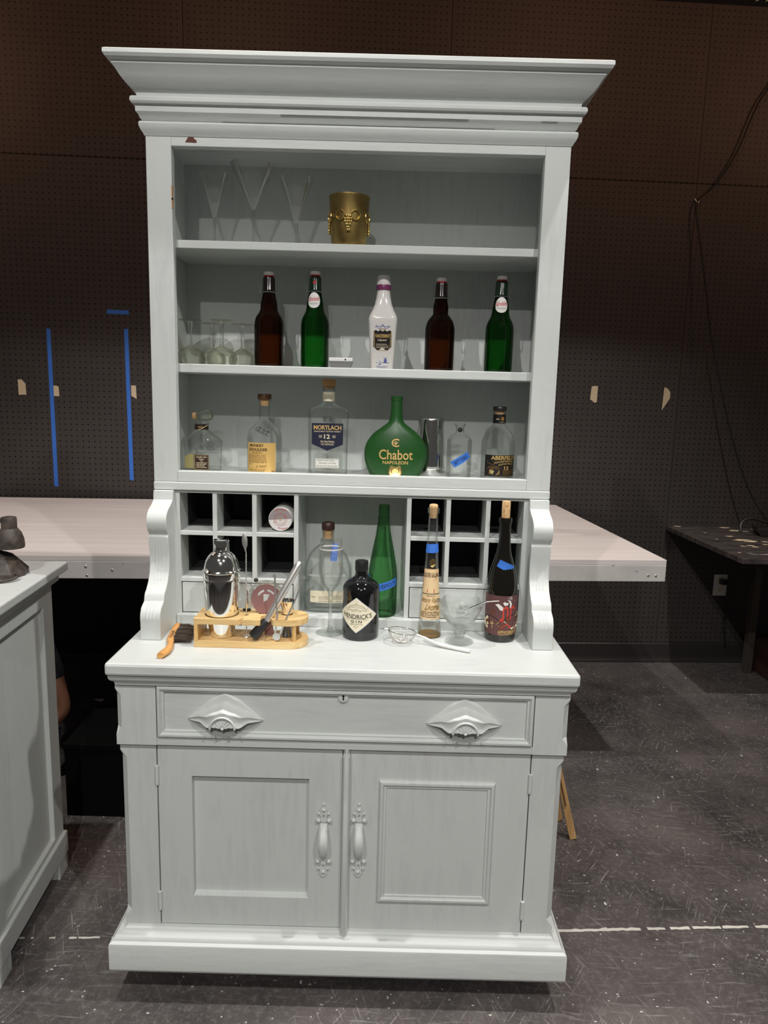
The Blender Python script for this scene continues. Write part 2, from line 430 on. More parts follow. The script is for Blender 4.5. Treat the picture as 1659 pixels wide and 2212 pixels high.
def printed(name, items, mapf, mat, parent, lift=0):
    vs, fs = [], []
    for it in items:
        k = len(vs)
        if it[0] == 't':
            _, s, cx, cy, w, h, sh, rot, bold, arch = it
            tv, tf = text_mesh(s, bold); c, sn = math.cos(rot), math.sin(rot)
            for x, y in tv:
                X = x * w + y * h * sh; Y = y * h + arch * (0.25 - x * x) * 4
                vs.append((cx + X * c - Y * sn, cy + X * sn + Y * c))
            fs += [tuple(i + k for i in f) for f in tf]
        elif it[0] == 'r':
            _, x0, x1, y0, y1 = it; n = max(1, int(abs(x1 - x0) / 0.004))
            for i in range(n + 1):
                x = x0 + (x1 - x0) * i / n; vs += [(x, y0), (x, y1)]
            for i in range(n): fs.append((k + 2 * i, k + 2 * i + 2, k + 2 * i + 3, k + 2 * i + 1))
        elif it[0] == 'l':
            p = [Vector(q) for q in it[1]]; w = it[2] / 2
            for i, q in enumerate(p):
                d = (p[min(i + 1, len(p) - 1)] - p[max(i - 1, 0)]); d = d.normalized() if d.length else Vector((1, 0))
                nn = Vector((-d.y, d.x)) * w; vs += [tuple(q + nn), tuple(q - nn)]
            for i in range(len(p) - 1): fs.append((k + 2 * i, k + 2 * i + 1, k + 2 * i + 3, k + 2 * i + 2))
        else:
            p = it[1]; vs += list(p); fs.append(tuple(range(k, k + len(p))))
    me = bpy.data.meshes.new(name); me.from_pydata([mapf(x, y, lift) for x, y in vs], [], fs); me.update()
    return obj(name, me, mat, parent)
def flat(yf, z0=0, x0=0): return lambda x, y, e: (x0 + x, yf - e, z0 + y)
def cyl(r, z0=0, a0=0, rf=None):
    """unrolled surface of a round bottle; arc length along x; rf(y) -> radius for conical bodies"""
    def f(x, y, e):
        rr = (rf(y) if rf else r) + e; a = a0 + x / (r if rf is None else rf(0)); return (rr * math.sin(a), -rr * math.cos(a), z0 + y)
    return f
def patch(outline_w, y0, y1, mapf, nx=16, ny=4, lift=0.0003):
    """rectangular sticker"""
    b = bmesh.new(); g = []
    for j in range(ny + 1):
        g.append([b.verts.new(mapf(-outline_w + 2 * outline_w * i / nx, y0 + (y1 - y0) * j / ny, lift)) for i in range(nx + 1)])
    for j in range(ny):
        for i in range(nx): b.faces.new((g[j][i], g[j][i + 1], g[j + 1][i + 1], g[j + 1][i]))
    return b
def shape_patch(fn_lo, fn_hi, x0, x1, mapf, nx=20, ny=4, lift=0.0003):
    """sticker bounded below and above by functions of x"""
    b = bmesh.new(); g = []
    for i in range(nx + 1):
        x = x0 + (x1 - x0) * i / nx; lo, hi = fn_lo(x), fn_hi(x)
        g.append([b.verts.new(mapf(x, lo + (hi - lo) * j / ny, lift)) for j in range(ny + 1)])
    for i in range(nx):
        for j in range(ny): b.faces.new((g[i][j], g[i + 1][j], g[i + 1][j + 1], g[i][j + 1]))
    bmesh.ops.remove_doubles(b, verts=b.verts, dist=1e-6)
    return b
def tape(name, mapf, cx, cy, w, h, rot, parent=None, mat='tape_blue', lift=0.0008, jag=0.0015, th=0.0003):
    b = bmesh.new(); n = max(2, int(w / 0.006)); g = []; rnd = random.Random(int(cx * 1e4) + int(cy * 1e4))
    for i in range(n + 1):
        x = -w / 2 + w * i / n; row = []
        for y in (-h / 2, h / 2):
            dx = rnd.uniform(-jag, jag) if i in (0, n) else 0
            X, Y = x + dx, y; row.append((cx + X * math.cos(rot) - Y * math.sin(rot), cy + X * math.sin(rot) + Y * math.cos(rot)))
        g.append(row)
    front = [[b.verts.new(mapf(p[0], p[1], lift + th)) for p in r] for r in g]; back = [[b.verts.new(mapf(p[0], p[1], lift)) for p in r] for r in g]
    for i in range(n):
        b.faces.new((front[i][0], front[i + 1][0], front[i + 1][1], front[i][1])); b.faces.new((back[i][0], back[i][1], back[i + 1][1], back[i + 1][0]))
        for q in (0, 1): b.faces.new((front[i][q], back[i][q], back[i + 1][q], front[i + 1][q]))
    for i in (0, n): b.faces.new((front[i][0], front[i][1], back[i][1], back[i][0]))
    return obj(name, b, mat, parent)
def shift(me_or_b, v):
    if isinstance(me_or_b, bmesh.types.BMesh): bmesh.ops.translate(me_or_b, verts=me_or_b.verts, vec=v)
    else: me_or_b.transform(Matrix.Translation(v))
    return me_or_b
def xform(b, mt):
    if isinstance(b, bmesh.types.BMesh): bmesh.ops.transform(b, matrix=mt, verts=b.verts)
    else: b.transform(mt)
    return b

# ================================================================== SETTING
fl = struct(obj('floor', box(-3.6, 3.6, -3.2, 3.0, -0.05, 0), 'floor_paint'))
WY, WA = 2.114, math.atan(0.0601)
wall = struct(obj('wall_back', box(-3.6, 3.6, 0.008, 0.06, 0, 3.4), 'black_wall', loc=(0, WY, 0), rot=(0, 0, WA)))
lo = box(-0.6087, 0.6087, 0, 0.008, -1.157, 1.157); hi = box(-0.6087, 0.6087, 0, 0.008, -0.479, 0.479)
lo_me = bpy.data.meshes.new('panel'); lo.to_mesh(lo_me); lo.free(); hi_me = bpy.data.meshes.new('panel'); hi.to_mesh(hi_me); hi.free()
for me in (lo_me, hi_me): me.materials.append(M['pegboard'])
for sx in (2.163, 0.943, -0.277, -1.497, -2.717):
    for me, zc in ((lo_me, 1.262), (hi_me, 2.901)):
        o = bpy.data.objects.new('panel', me); COL.objects.link(o); o.parent = wall; o.location = (sx, 0, zc)
struct(obj('baseboard_back', prism([(0, 0), (-0.022, 0), (-0.021, 0.010), (-0.012, 0.016), (-0.009, 0.028), (-0.009, 0.098), (-0.004, 0.104), (0, 0.104)], 0, -3.6, 3.6),
           'base_black', loc=(0, WY, 0), rot=(0, 0, WA)))
struct(obj('ceiling', prism([(-3.6, 0.587), (3.6, 0.753), (3.6, 2.6), (-3.6, 2.6)], 2, 3.21, 3.45), 'black_ceiling'))
WL = dict(loc=(0, WY, 0), rot=(0, 0, WA))
def on_wall(o): o.location = (0, WY, 0); o.rotation_euler = (0, 0, WA); return o
wm = lambda x, y, e: (x, -e - 0.0002, y)
def wall_tape(name, s, z, w, h, rot, label, cat, mat='tape_blue', group=None):
    return tag(on_wall(tape(name, wm, s, z, w, h, rot, None, mat, 0.0, 0.003, 0.0006)), label, cat, group)
wall_tape('painters_tape', -1.217, 1.731, 0.104, 0.019, R(-0.6), 'short horizontal strip of blue tape on the black pegboard', 'tape')
wall_tape('painters_tape', -1.541, 1.268, 0.754, 0.019, R(90.2), 'long vertical strip of blue tape, further from the hutch cabinet', 'tape')
wall_tape('painters_tape', -1.177, 1.290, 0.730, 0.019, R(90.4), 'long vertical strip of blue tape, nearer the hutch cabinet', 'tape')
def torn(s, z, pts, label):
    me = plate(pts, [], 0.0006); xform(me, Matrix.Translation((s, -0.0009, z)) @ Matrix.Rotation(R(90), 4, 'X'))
    tag(on_wall(obj('masking_tape', me, 'tape_masking')), label, 'tape', 'torn masking tape bits on the pegboard')
torn(-1.678, 1.366, [(-0.018, -0.036), (0.018, -0.035), (0.016, 0.018), (-0.002, 0.038), (-0.019, 0.036)], 'torn cream masking tape standing alone left of both blue strips')
torn(-1.519, 1.352, [(-0.012, -0.024), (0.014, -0.024), (0.012, 0.02), (0.004, 0.026), (-0.012, 0.026)], 'torn cream masking tape beside the blue strip further from the hutch')
torn(-1.152, 1.358, [(-0.012, -0.02), (0.013, -0.034), (0.011, 0.03), (-0.012, 0.03)], 'torn cream masking tape beside the blue strip nearer the hutch')
torn(1.121, 1.408, [(-0.02, -0.03), (-0.008, -0.036), (0.002, -0.046), (0.015, -0.042), (0.016, 0.036), (0, 0.038), (-0.016, 0.034)], 'squarish torn masking tape on pegboard right of the hutch cabinet')
torn(1.492, 1.396, [(-0.018, -0.064), (0.01, -0.018), (0.02, 0.0), (0.018, 0.03), (0.004, 0.046), (-0.012, 0.052), (-0.014, 0.05)], 'pointed triangular torn masking tape above the black desk')
# outlet with plug
t = thing('wall_outlet', 'white wall outlet with a black plug, in shadow under the desk', 'outlet', (1.869, WY + 0.0601 * 1.869, 0.425), WA)
pl = obj('cover_plate', box(-0.036, 0.036, -0.006, 0, -0.058, 0.058), 'plastic_white', t, bevel=0.003)
obj('socket', box(-0.017, 0.017, -0.008, -0.006, -0.038, -0.010), 'label_cream', t, bevel=0.002)
obj('socket', box(-0.017, 0.017, -0.008, -0.006, 0.010, 0.038), 'label_cream', t, bevel=0.002)
printed('slots', [RECT(-0.009, -0.006, -0.026, -0.016), RECT(0.006, 0.009, -0.026, -0.016), RECT(-0.003, 0.003, -0.036, -0.031)], flat(-0.0082), 'ink_black', t)
pg = box(-0.010, 0.022, -0.04, -0.008, 0.010, 0.036); tube(curve([(0.006, -0.04, 0.022), (0.022, -0.06, 0.01), (0.028, -0.05, -0.06), (0.03, -0.02, -0.2), (0.05, -0.02, -0.33)]), 0.004, 6, pg)
obj('plug', pg, 'black_plastic', t)
# hook and hanging cable
t = thing('wall_hook', 'small white wire hook on the pegboard holding a cable', 'hook', (1.552, WY + 0.0601 * 1.552, 2.335), WA)
obj('hook_wire', tube([(-0.008, -0.002, 0.016), (-0.004, -0.02, -0.004), (0.003, -0.022, -0.008), (0.008, -0.016, 0.018)], 0.0022, 6), 'plastic_white', t)
cb = [(1.98, 2.20, 3.18), (1.90, 2.205, 2.95), (1.80, 2.20, 2.78), (1.72, 2.197, 2.56), (1.63, 2.19, 2.41)] + [(1.548, 2.187, 2.324), (1.575, 2.174, 2.151), (1.618, 2.161, 1.934), (1.656, 2.144, 1.713), (1.703, 2.131, 1.536), (1.773, 2.116, 1.289), (1.852, 2.1, 1.062), (1.929, 2.09, 0.902), (1.999, 2.084, 0.806)] + [(2.03, 2.10, 0.768), (2.07, 2.115, 0.751)]
tag(obj('cable', tube(curve(cb, 4), 0.004, 6), 'black_plastic'), 'thin black cable hanging in front of the pegboard from a hook to the desk', 'cable')

# ---- pinkish white platform behind the hutch
PA = R(4.6)
t = thing('platform', 'large pinkish white painted platform behind the hutch cabinet', 'platform', (1.056, 0.93, 0), PA)
ys = [0, 0.135, 0.52, 0.93, 1.24]
for y0, y1 in zip(ys, ys[1:]):
    obj('board', box(-3.3, 0, y0 + 0.0008, y1 - 0.0008, 0.821, 0.84), 'platform_paint', t, bevel=0.0015)
fb = obj('fascia', box(-3.3, 0, 0.0, 0.02, 0.763, 0.821), 'fascia_paint', t, bevel=0.002)
obj('fascia', box(-0.02, 0, 0.02, 1.24, 0.763, 0.821), 'fascia_paint', t, bevel=0.002)
obj('fascia', box(-3.3, 0, 1.22, 1.24, 0.763, 0.821), 'fascia_paint', t)
for x, z in ((-0.035, 0.784), (-0.062, 0.785), (-1.945, 0.803), (-1.862, 0.792), (-1.942, 0.774)):
    b = bmesh.new(); ball(b, (x, -0.0005, z), 0.0048, (1, 0.3, 1), 2); obj('screw', b, 'steel_brushed', fb)
for x in (-0.55, -1.1, -2.9):
    for y in (0.06, 1.1): obj('leg', box(x - 0.03, x + 0.03, y, y + 0.06, 0, 0.763), 'black_wall', t)

# ---- black desk at right
t = thing('desk', 'scuffed black painted desk pushed against the pegboard wall', 'desk', (1.576, 1.444, 0), R(2.2))
obj('desk_top', box(0, 1.3, 0, 0.76, 0.717, 0.74), 'desk_black', t, bevel=0.002)
obj('apron', box(0.03, 1.28, 0.05, 0.07, 0.685, 0.717), 'desk_dark', t)
obj('leg', box(0.412, 0.448, 0.60, 0.64, 0.0, 0.717), 'desk_post', t, bevel=0.002)
obj('leg', box(0.60, 0.64, 0.06, 0.10, 0.0, 0.717), 'desk_post', t, bevel=0.002)
obj('leg', box(1.2, 1.24, 0.06, 0.10, 0.0, 0.717), 'desk_dark', t); obj('leg', box(1.2, 1.24, 0.60, 0.64, 0.0, 0.717), 'desk_dark', t)
obj('foot_panel', box(0.478, 0.598, 0.02, 0.74, 0.0, 0.172), 'desk_brown', t, bevel=0.003)
rnd = random.Random(3)
for cx, cy, r in ((.055, .745, .012), (.30, .735, .016), (.315, .652, .020), (.352, .640, .012), (.20, .498, .012), (.216, .403, .026), (.236, .378, .024), (.185, .278, .012), (.144, .262, .009), (.194, .247, .010), (.307, .374, .010), (.273, .308, .009), (.12, .58, .006), (.10, .42, .005), (.26, .20, .008), (.05, .12, .006)):
    b = bmesh.new(); b.faces.new([b.verts.new((cx + r * 1.7 * math.cos(a) * rnd.uniform(.6, 1.2), cy + r * math.sin(a) * rnd.uniform(.5, 1.2), 0.7404)) for a in [k * PI / 5 for k in range(10)]])
    obj('paint_splash', b, 'ink_cream', t)
t = thing('power_adapter', 'black box-shaped adapter with a lead on the far right desk', 'adapter', (1.985, 2.0, 0.741), R(-12))
obj('adapter_body', prism([(-0.06, 0), (0.2, 0), (0.2, 0.045), (-0.075, 0.04), (-0.075, 0.024)], 1, -0.06, 0.06), 'black_plastic', t, bevel=0.004)
obj('lead', tube(curve([(-0.13, 0.03, 0.005), (-0.125, 0.05, 0.045), (-0.08, 0.07, 0.065), (0.02, 0.08, 0.05), (0.2, 0.1, 0.07)]), 0.006, 6), 'black_rubber', t)

# ---- leafy garland whose tips dip into the top right corner
t = thing('hanging_garland', 'green leafy sprig whose tips hang into the top right corner', 'plant', (1.09, 0.6, 2.52))
obj('stem', tube(curve([(-0.12, 0, 0.02), (0, 0, 0.0), (0.12, 0, 0.03)]), 0.003, 6), 'stem', t)
for x, z, a in ((-0.006, -0.036, 224), (0.020, -0.036, 224), (-0.03, 0.0, 200), (0.05, -0.01, 250), (0.09, 0.01, 300), (-0.075, 0.02, 190)):
    L = 0.085; b = bmesh.new(); w = [0, .5, .9, 1, .8, .45, 0]; rr = []
    for i, q in enumerate(w):
        s = L * i / 6; rr.append([(s, -0.009 * q - 1e-4, 0.004 * q), (s, 0, -0.001), (s, 0.009 * q + 1e-4, 0.004 * q), (s, 0, 0.0005)])
    loft(rr, True, True, b); xform(b, Matrix.Translation((x, 0, z)) @ Matrix.Rotation(R(-a), 4, 'Y') @ Matrix.Rotation(R(70), 4, 'X'))
    obj('leaf', b, 'leaf', t, smooth=60)

# ---- spike tape line on the floor
def floor_tape(x0, y0, x1, y1, w, label, gaps):
    L = math.hypot(x1 - x0, y1 - y0); rt = math.atan2(y1 - y0, x1 - x0); t = thing('spike_tape', label, 'tape', (x0, y0, 0), rt)
    p = 0; rnd = random.Random(int(L * 100))
    for a, c in gaps:
        n = max(2, int((c - a) * L / 0.012)); lo_, hi_ = [], []
        for i in range(n + 1):
            x = L * (a + (c - a) * i / n); lo_.append((x, -w / 2 + rnd.uniform(0, w * .3))); hi_.append((x, w / 2 - rnd.uniform(0, w * .3)))
        b = prism(lo_ + hi_[::-1], 2, 0.0002, 0.0007); obj('strip', b, 'tape_white', t)
floor_tape(0.50, 0.192, 1.45, 0.252, 0.013, 'worn white tape line across the floor right of the hutch', [(0, 0.3), (0.32, 0.37), (0.385, 0.44), (0.45, 0.53), (0.535, 0.61), (0.63, 0.7), (0.71, 1)])
floor_tape(-0.90, 0.118, -0.52, 0.135, 0.008, 'broken remains of a white tape line left of the hutch', [(0.18, 0.26), (0.3, 0.32), (0.42, 0.46), (0.55, 0.6), (0.61, 0.75), (0.83, 0.86), (0.9, 0.96)])

t = thing('riser_box', 'low matte black riser box on the floor under the platform', 'box', (-0.615, 0.655, 0))
obj('riser_top', box(-0.315, 0.315, -0.004, 0.429, 0.232, 0.25), 'black_cloth', t, bevel=0.002)
for y in (0.0, 0.407): obj('riser_side', box(-0.311, 0.311, y, y + 0.018, 0, 0.232), 'black_cloth', t)
for x in (-0.311, 0.293): obj('riser_side', box(x, x + 0.018, 0.018, 0.407, 0, 0.232), 'black_cloth', t)
# ---- wooden folding easel behind the hutch
t = thing('folding_easel', 'small wooden folding easel leg leaning out behind the hutch', 'easel', (0.705, 0.60, 0))
def leg(p0, p1, w, d, name='leg'):
    b = box(-w / 2, w / 2, -d / 2, d / 2, 0, 1); v = Vector(p1) - Vector(p0)
    for q in b.verts: q.co.z *= v.length
    xform(b, Matrix.Translation(p0) @ v.to_track_quat('Z', 'Y').to_matrix().to_4x4()); return obj(name, b, 'easel_wood', t, bevel=0.001)
leg((0, 0, 0.003), (-0.22, 0.02, 0.84), 0.016, 0.022); leg((-0.0305, -0.017, 0.13), (-0.215, 0.002, 0.84), 0.016, 0.009, 'brace')
leg((-0.02, 0.10, 0.004), (-0.22, 0.035, 0.84), 0.016, 0.02); leg((-0.46, 0, 0.003), (-0.24, 0.02, 0.84), 0.016, 0.022)
leg((-0.39, 0.012, 0.28), (-0.07, 0.012, 0.28), 0.014, 0.014, 'crossbar')

# ================================================================== SIDEBOARD
t = thing('sideboard', 'pale painted sideboard at the left edge with a framed end panel', 'sideboard', (-0.819, 0.40, 0), R(4.8))
def recess(x0, x1, z0, z1, X0, X1, Z0, Z1, yo, yf, yi, slope=0.0):
    r = lambda a, b2, c, d, y: [(a, y, c), (b2, y, c), (b2, y, d), (a, y, d)]
    return loft([r(x0, x1, z0, z1, yo), r(x0, x1, z0, z1, yf), r(X0, X1, Z0, Z1, yf), r(X0 + .001, X1 - .001, Z0 + slope, Z1 - .001, yi)])
obj('body', box(-1.1, -0.02, -0.44, 0, 0.05, 0.862), 'paint_white', t)
ep = recess(-0.44, 0, 0.05, 0.862, -0.375, -0.065, 0.13, 0.80, -0.0, -0.02, -0.008)
xform(ep, Matrix.Rotation(R(90), 4, 'Z')); shift(ep, (-0.021, 0, 0)); obj('end_panel', ep, 'paint_v', t, bevel=0.002)
obj('top', box(-1.14, 0.03, -0.48, 0.045, 0.876, 0.90), 'paint_h', t, bevel=0.004)
obj('top_moulding', box(-1.12, 0.014, -0.46, 0.02, 0.852, 0.876), 'paint_h', t, bevel=0.005)
obj('base_rail', box(-1.11, 0.008, -0.448, 0.008, 0.05, 0.115), 'paint_h', t, bevel=0.004)
for x, y in ((-0.03, -0.03), (-0.03, -0.41), (-1.07, -0.03), (-1.07, -0.41)): obj('foot', box(x - 0.025, x + 0.035, y - 0.03, y + 0.035, 0, 0.05), 'paint_v', t, bevel=0.003)
for x in (-0.80, -0.28):
    d = obj('door', recess(x - 0.24, x + 0.24, 0.14, 0.83, x - 0.17, x + 0.17, 0.21, 0.76, -0.44, -0.455, -0.447), 'paint_v', t)
    b = bmesh.new(); ball(b, (x + 0.2, -0.468, 0.5), 0.014); obj('knob', b, 'paint_white', d, smooth=60)

# ---- desk lamp on the sideboard
t = thing('desk_lamp', 'small black gooseneck desk lamp standing on the sideboard', 'lamp', (-0.893, 0.285, 0.9))
obj('base', loft([ring(0.062, 0.058, 0.0, 3.0, 8), ring(0.063, 0.059, 0.012, 3.0, 8), ring(0.030, 0.028, 0.052, 2.5, 8), ring(0.014, 0.014, 0.060, 2, 8)]), 'lamp_metal', t, bevel=0.002)
obj('neck', tube(curve([(0, 0.002, 0.055), (-0.002, 0.002, 0.09), (-0.02, 0.0, 0.13), (-0.05, 0, 0.155), (-0.055, -0.004, 0.15), (-0.02, -0.004, 0.141), (0.012, 0, 0.141)]), 0.006, 8), 'lamp_metal', t)
sh = obj('lamp_shade', lathe([(0.0335, 0.072), (0.0345, 0.078), (0.033, 0.094), (0.028, 0.110), (0.019, 0.122)], 28, False, None, 0.028, 0), 'lamp_metal', t, smooth=50)
obj('shade_cap', lathe([(0.0185, 0.120), (0.0185, 0.146), (0.017, 0.150), (0.010, 0.1515)], 28, True, None, 0.028, 0), 'lamp_metal', sh, smooth=40)
obj('power_cord', tube(curve([(0.05, -0.03, 0.012), (0.068, -0.045, 0.012), (0.06, -0.072, 0.006), (0.01, -0.092, 0.004), (-0.12, -0.11, 0.004)]), 0.0035, 6), 'lamp_metal', t)

# ---- person seated on the floor behind the sideboard; only one bent arm shows
t = thing('person', 'person in a black short-sleeved shirt, one bent arm showing behind the sideboard', 'person', (-1.25, 0.88, 0))
def skin(name, verts, edges, rad, mat, parent, root=0, sub=1):
    me = bpy.data.meshes.new(name); me.from_pydata(verts, edges, []); o = obj(name, me, mat, parent)
    md = o.modifiers.new('skin', 'SKIN'); md.use_smooth_shade = True
    for i, r in enumerate(rad): me.skin_vertices[0].data[i].radius = (r, r)
    me.skin_vertices[0].data[root].use_root = True
    s = o.modifiers.new('sub', 'SUBSURF'); s.levels = sub; s.render_levels = sub; return o
V = [(0, 0, 0.12), (0.0, 0.02, 0.28), (0.01, 0.03, 0.44), (0.01, 0.02, 0.52), (0.0, -0.01, 0.555), (-0.01, -0.03, 0.58), (-0.015, -0.055, 0.64), (-0.02, -0.06, 0.69),
     (0.125, 0.03, 0.505), (0.18, 0.01, 0.40), (0.226, 0.0, 0.255), (0.15, -0.05, 0.20), (0.07, -0.09, 0.165),
     (-0.14, 0.03, 0.53), (-0.2, 0.0, 0.40), (-0.22, -0.02, 0.32), (-0.16, -0.08, 0.27), (-0.05, -0.09, 0.22),
     (0.10, 0.0, 0.10), (0.02, -0.14, 0.10), (-0.10, -0.10, 0.06), (-0.10, 0.0, 0.10), (-0.28, -0.10, 0.10), (-0.12, -0.17, 0.05)]
E_ = [(0, 1), (1, 2), (2, 3), (3, 4), (4, 5), (5, 6), (6, 7), (3, 8), (8, 9), (9, 10), (10, 11), (11, 12), (3, 13), (13, 14), (14, 15), (15, 16), (16, 17), (0, 18), (18, 19), (19, 20), (0, 21), (21, 22), (22, 23)]
RR = [.115, .115, .12, .085, .05, .055, .078, .045, .052, .040, .031, .030, .024, .055, .045, .04, .034, .025, .08, .055, .04, .08, .055, .04]
skin('body', V, E_, RR, 'skin', t, 0, 2)
skin('shirt', [(0, 0, 0.14), (0, 0.02, 0.28), (0.01, 0.03, 0.44), (0.01, 0.02, 0.54), (0.125, 0.03, 0.51), (0.178, 0.011, 0.405), (0.198, 0.006, 0.350), (-0.14, 0.03, 0.535), (-0.19, 0.0, 0.43)], [(0, 1), (1, 2), (2, 3), (3, 4), (4, 5), (5, 6), (3, 7), (7, 8)],
     [.125, .125, .13, .09, .058, .046, .043, .06, .052], 'cloth_black', t, 0, 2)
skin('trousers', [(0, 0, 0.115), (0.10, 0, 0.10), (0.02, -0.14, 0.10), (-0.09, -0.11, 0.065), (-0.10, 0, 0.10), (-0.28, -0.10, 0.10), (-0.13, -0.165, 0.055)], [(0, 1), (1, 2), (2, 3), (0, 4), (4, 5), (5, 6)], [.125, .09, .065, .05, .09, .065, .05], 'denim', t, 0, 2)
b = bmesh.new(); ball(b, (-0.015, -0.042, 0.652), 0.086, (1, 1, 0.95), 3)
bmesh.ops.delete(b, geom=[f for f in b.faces if f.calc_center_median().y < -0.065 and f.calc_center_median().z < 0.685], context='FACES'); obj('hair', b, 'hair', t, smooth=80)
for hx, hy, hz, ang in ((0.07, -0.09, 0.165, 200), (-0.05, -0.09, 0.22, -20)):
    hd = bmesh.new(); ball(hd, (hx, hy, hz), 0.03, (1.2, 1.0, 0.6), 2)
    for k in range(5):
        a = R(ang + (k - 2) * 14 + (45 if k == 4 else 0)); L = (0.06, 0.07, 0.072, 0.066, 0.045)[k]
        c, sn = math.cos(a), math.sin(a); p0 = (hx + c * .02, hy + sn * .02, hz)
        tube([p0, (hx + c * L * .8, hy + sn * L * .8, hz - .006), (hx + c * L * 1.2, hy + sn * L * 1.2, hz - .026)], [.009, .0085, .007], 6, hd)
    obj('hand', hd, 'skin', t, smooth=80)

# ================================================================== HUTCH CABINET
H = thing('hutch_cabinet', 'tall pale painted wooden hutch cabinet with open shelves and pigeonholes', 'cabinet', (0, 0, 0))
CASE, LOW = 0.487, 0.484
for s in (-1, 1):
    a, c = sorted((s * (LOW - 0.022), s * LOW))
    obj('side_panel', box(a, c, -0.002, 0.46, 0.15, 0.617), 'paint_v', H)
    a, c = sorted((s * (CASE - 0.022), s * CASE))
    obj('side_panel', box(a, c, -0.006, 0.46, 0.617, 0.757), 'paint_v', H)
obj('back_panel', box(-0.462, 0.462, 0.448, 0.46, 0.15, 0.757), 'paint_v', H)
obj('gap_shade_board', box(-0.42, 0.42, 0.004, 0.012, 0.16, 0.757), 'gap_dark', H)  # near-black sheet added so the door and drawer gaps look shaded
def post(xi, xo, z0, z1, yf, c0, c1, ch=0.014, yb=0.0):
    """front post with a stopped chamfer on its outer front corner"""
    s = 1 if xo > xi else -1; e = 0.0003
    def sec(z, c): return [(xi, yb, z), (xi, yf, z), (xo - s * c, yf, z), (xo, yf + c, z), (xo, yb, z)]
    return loft([sec(z0, e), sec(c0, e), sec(c0 + ch * 1.3, ch), sec(c1 - ch * 1.3, ch), sec(c1, e), sec(z1, e)])
obj('stile', post(-0.4055, -LOW, 0.15, 0.617, -0.031, 0.195, 0.60), 'paint_v', H)
obj('stile', post(0.4145, LOW, 0.15, 0.617, -0.031, 0.195, 0.60), 'paint_v', H)
obj('stile', post(-0.4005, -CASE, 0.617, 0.757, -0.041, 0.640, 0.745, 0.012), 'paint_v', H)
obj('stile', post(0.4125, CASE, 0.617, 0.757, -0.041, 0.640, 0.745, 0.012), 'paint_v', H)
obj('rail', box(-0.4005, 0.4125, -0.041, 0.0, 0.617, 0.6345), 'paint_h', H, bevel=0.0012)
obj('rail', box(-0.4055, 0.4145, -0.031, 0.0, 0.150, 0.1765), 'paint_h', H, bevel=0.0012)
# worktop
wt = obj('worktop', box(-0.4985, 0.4985, -0.068, 0.468, 0.7825, 0.81), 'paint_h', H, bevel=0.006)
obj('edge_moulding', sweep3([(0, .756), (.0035, .756), (.005, .763), (.012, .769), (.0145, .775), (.0145, .7825), (0, .7825)], CASE - 0.007, -0.0445, 0.46), 'paint_h', wt, smooth=30)
# drawer
def frame(x0, x1, z0, z1, prof):
    return loft([[(x0 + d, y, z0 + d), (x1 - d, y, z0 + d), (x1 - d, y, z1 - d), (x0 + d, y, z1 - d)] for d, y in prof])
dr = obj('drawer', frame(-0.3985, 0.4105, 0.6365, 0.7545, [(0, -.01), (0, -.042), (.003, -.047), (.0075, -.0475), (.0095, -.044), (.0115, -.0415), (.0145, -.042), (.0165, -.037)]), 'paint_h', H, smooth=25)
def pull(cx, cz):
    b = bmesh.new(); nx, nv = 56, 30; g = []
    for i in range(nx + 1):
        u = -1 + 2 * i / nx; a = abs(u)
        hi_ = 0.060 * max(0, 1 - a ** 1.35) + 0.0015 * math.cos(a * 16) * (1 - a) + 0.002
        lo_ = -0.010 * max(0, 1 - (a / 0.62) ** 4) if a < 0.62 else 0.0
        lo_ -= 0.0035 * math.exp(-((a - 0.42) / 0.09) ** 2)
        D = 0.034 * max(0, 1 - a ** 1.9) + 0.0015
        row = []
        for j in range(nv + 1):
            v = j / nv
            z = hi_ + (lo_ - hi_) * v
            vc = 0.46
            if v < 0.06: d = 0.004 * v / 0.06
            elif v < 0.27: d = min(D, 0.004 + 0.0015 * (v - 0.06) / 0.21)
            elif v < vc: q = (v - 0.27) / (vc - 0.27); d = min(D, 0.0055) + max(0, D - 0.0055) * math.sin(q * PI / 2) ** 1.3
            elif v < 0.9: d = D - 0.0025 * math.sin((v - vc) / (0.9 - vc) * PI)
            else: d = D * (1 - (v - 0.9) / 0.1)
            row.append(b.verts.new((cx + u * 0.0815, -0.037 - max(d, 0.0005) * (1 if 0 < v < 1 else 0.02), cz + z - 0.002)))
        g.append(row)
    for i in range(nx):
        for j in range(nv): b.faces.new((g[i][j], g[i + 1][j], g[i + 1][j + 1], g[i][j + 1]))
    p = obj('drawer_pull', b, 'paint_white', dr, smooth=50)
    ar = [(cx + 0.0262 * math.cos(a), -0.0725, cz - 0.008 + 0.026 * math.sin(a)) for a in [PI * k / 16 for k in range(17)]]
    b = tube(ar, 0.0026, 6)
    for k in range(7):
        a = PI * (k + 0.5) / 7; tube([(cx, -0.071, cz - 0.006), (cx + 0.010 * math.cos(a), -0.0725, cz - 0.006 + 0.010 * math.sin(a)), (cx + 0.017 * math.cos(a), -0.0705, cz - 0.006 + 0.017 * math.sin(a))], [0.0012, 0.0026, 0.0008], 6, b)
    ball(b, (cx, -0.072, cz - 0.007), 0.0035)
    obj('rosette', b, 'paint_white', dr, smooth=60)
pull(-0.2515, 0.680); pull(0.262, 0.682)
es = obj('keyhole_plate', xform(plate(circ(0.0105, 24), [], 0.005), Matrix.Translation((0.0015, -0.0395, 0.737)) @ Matrix.Rotation(R(90), 4, 'X')), 'paint_white', dr, bevel=0.001)
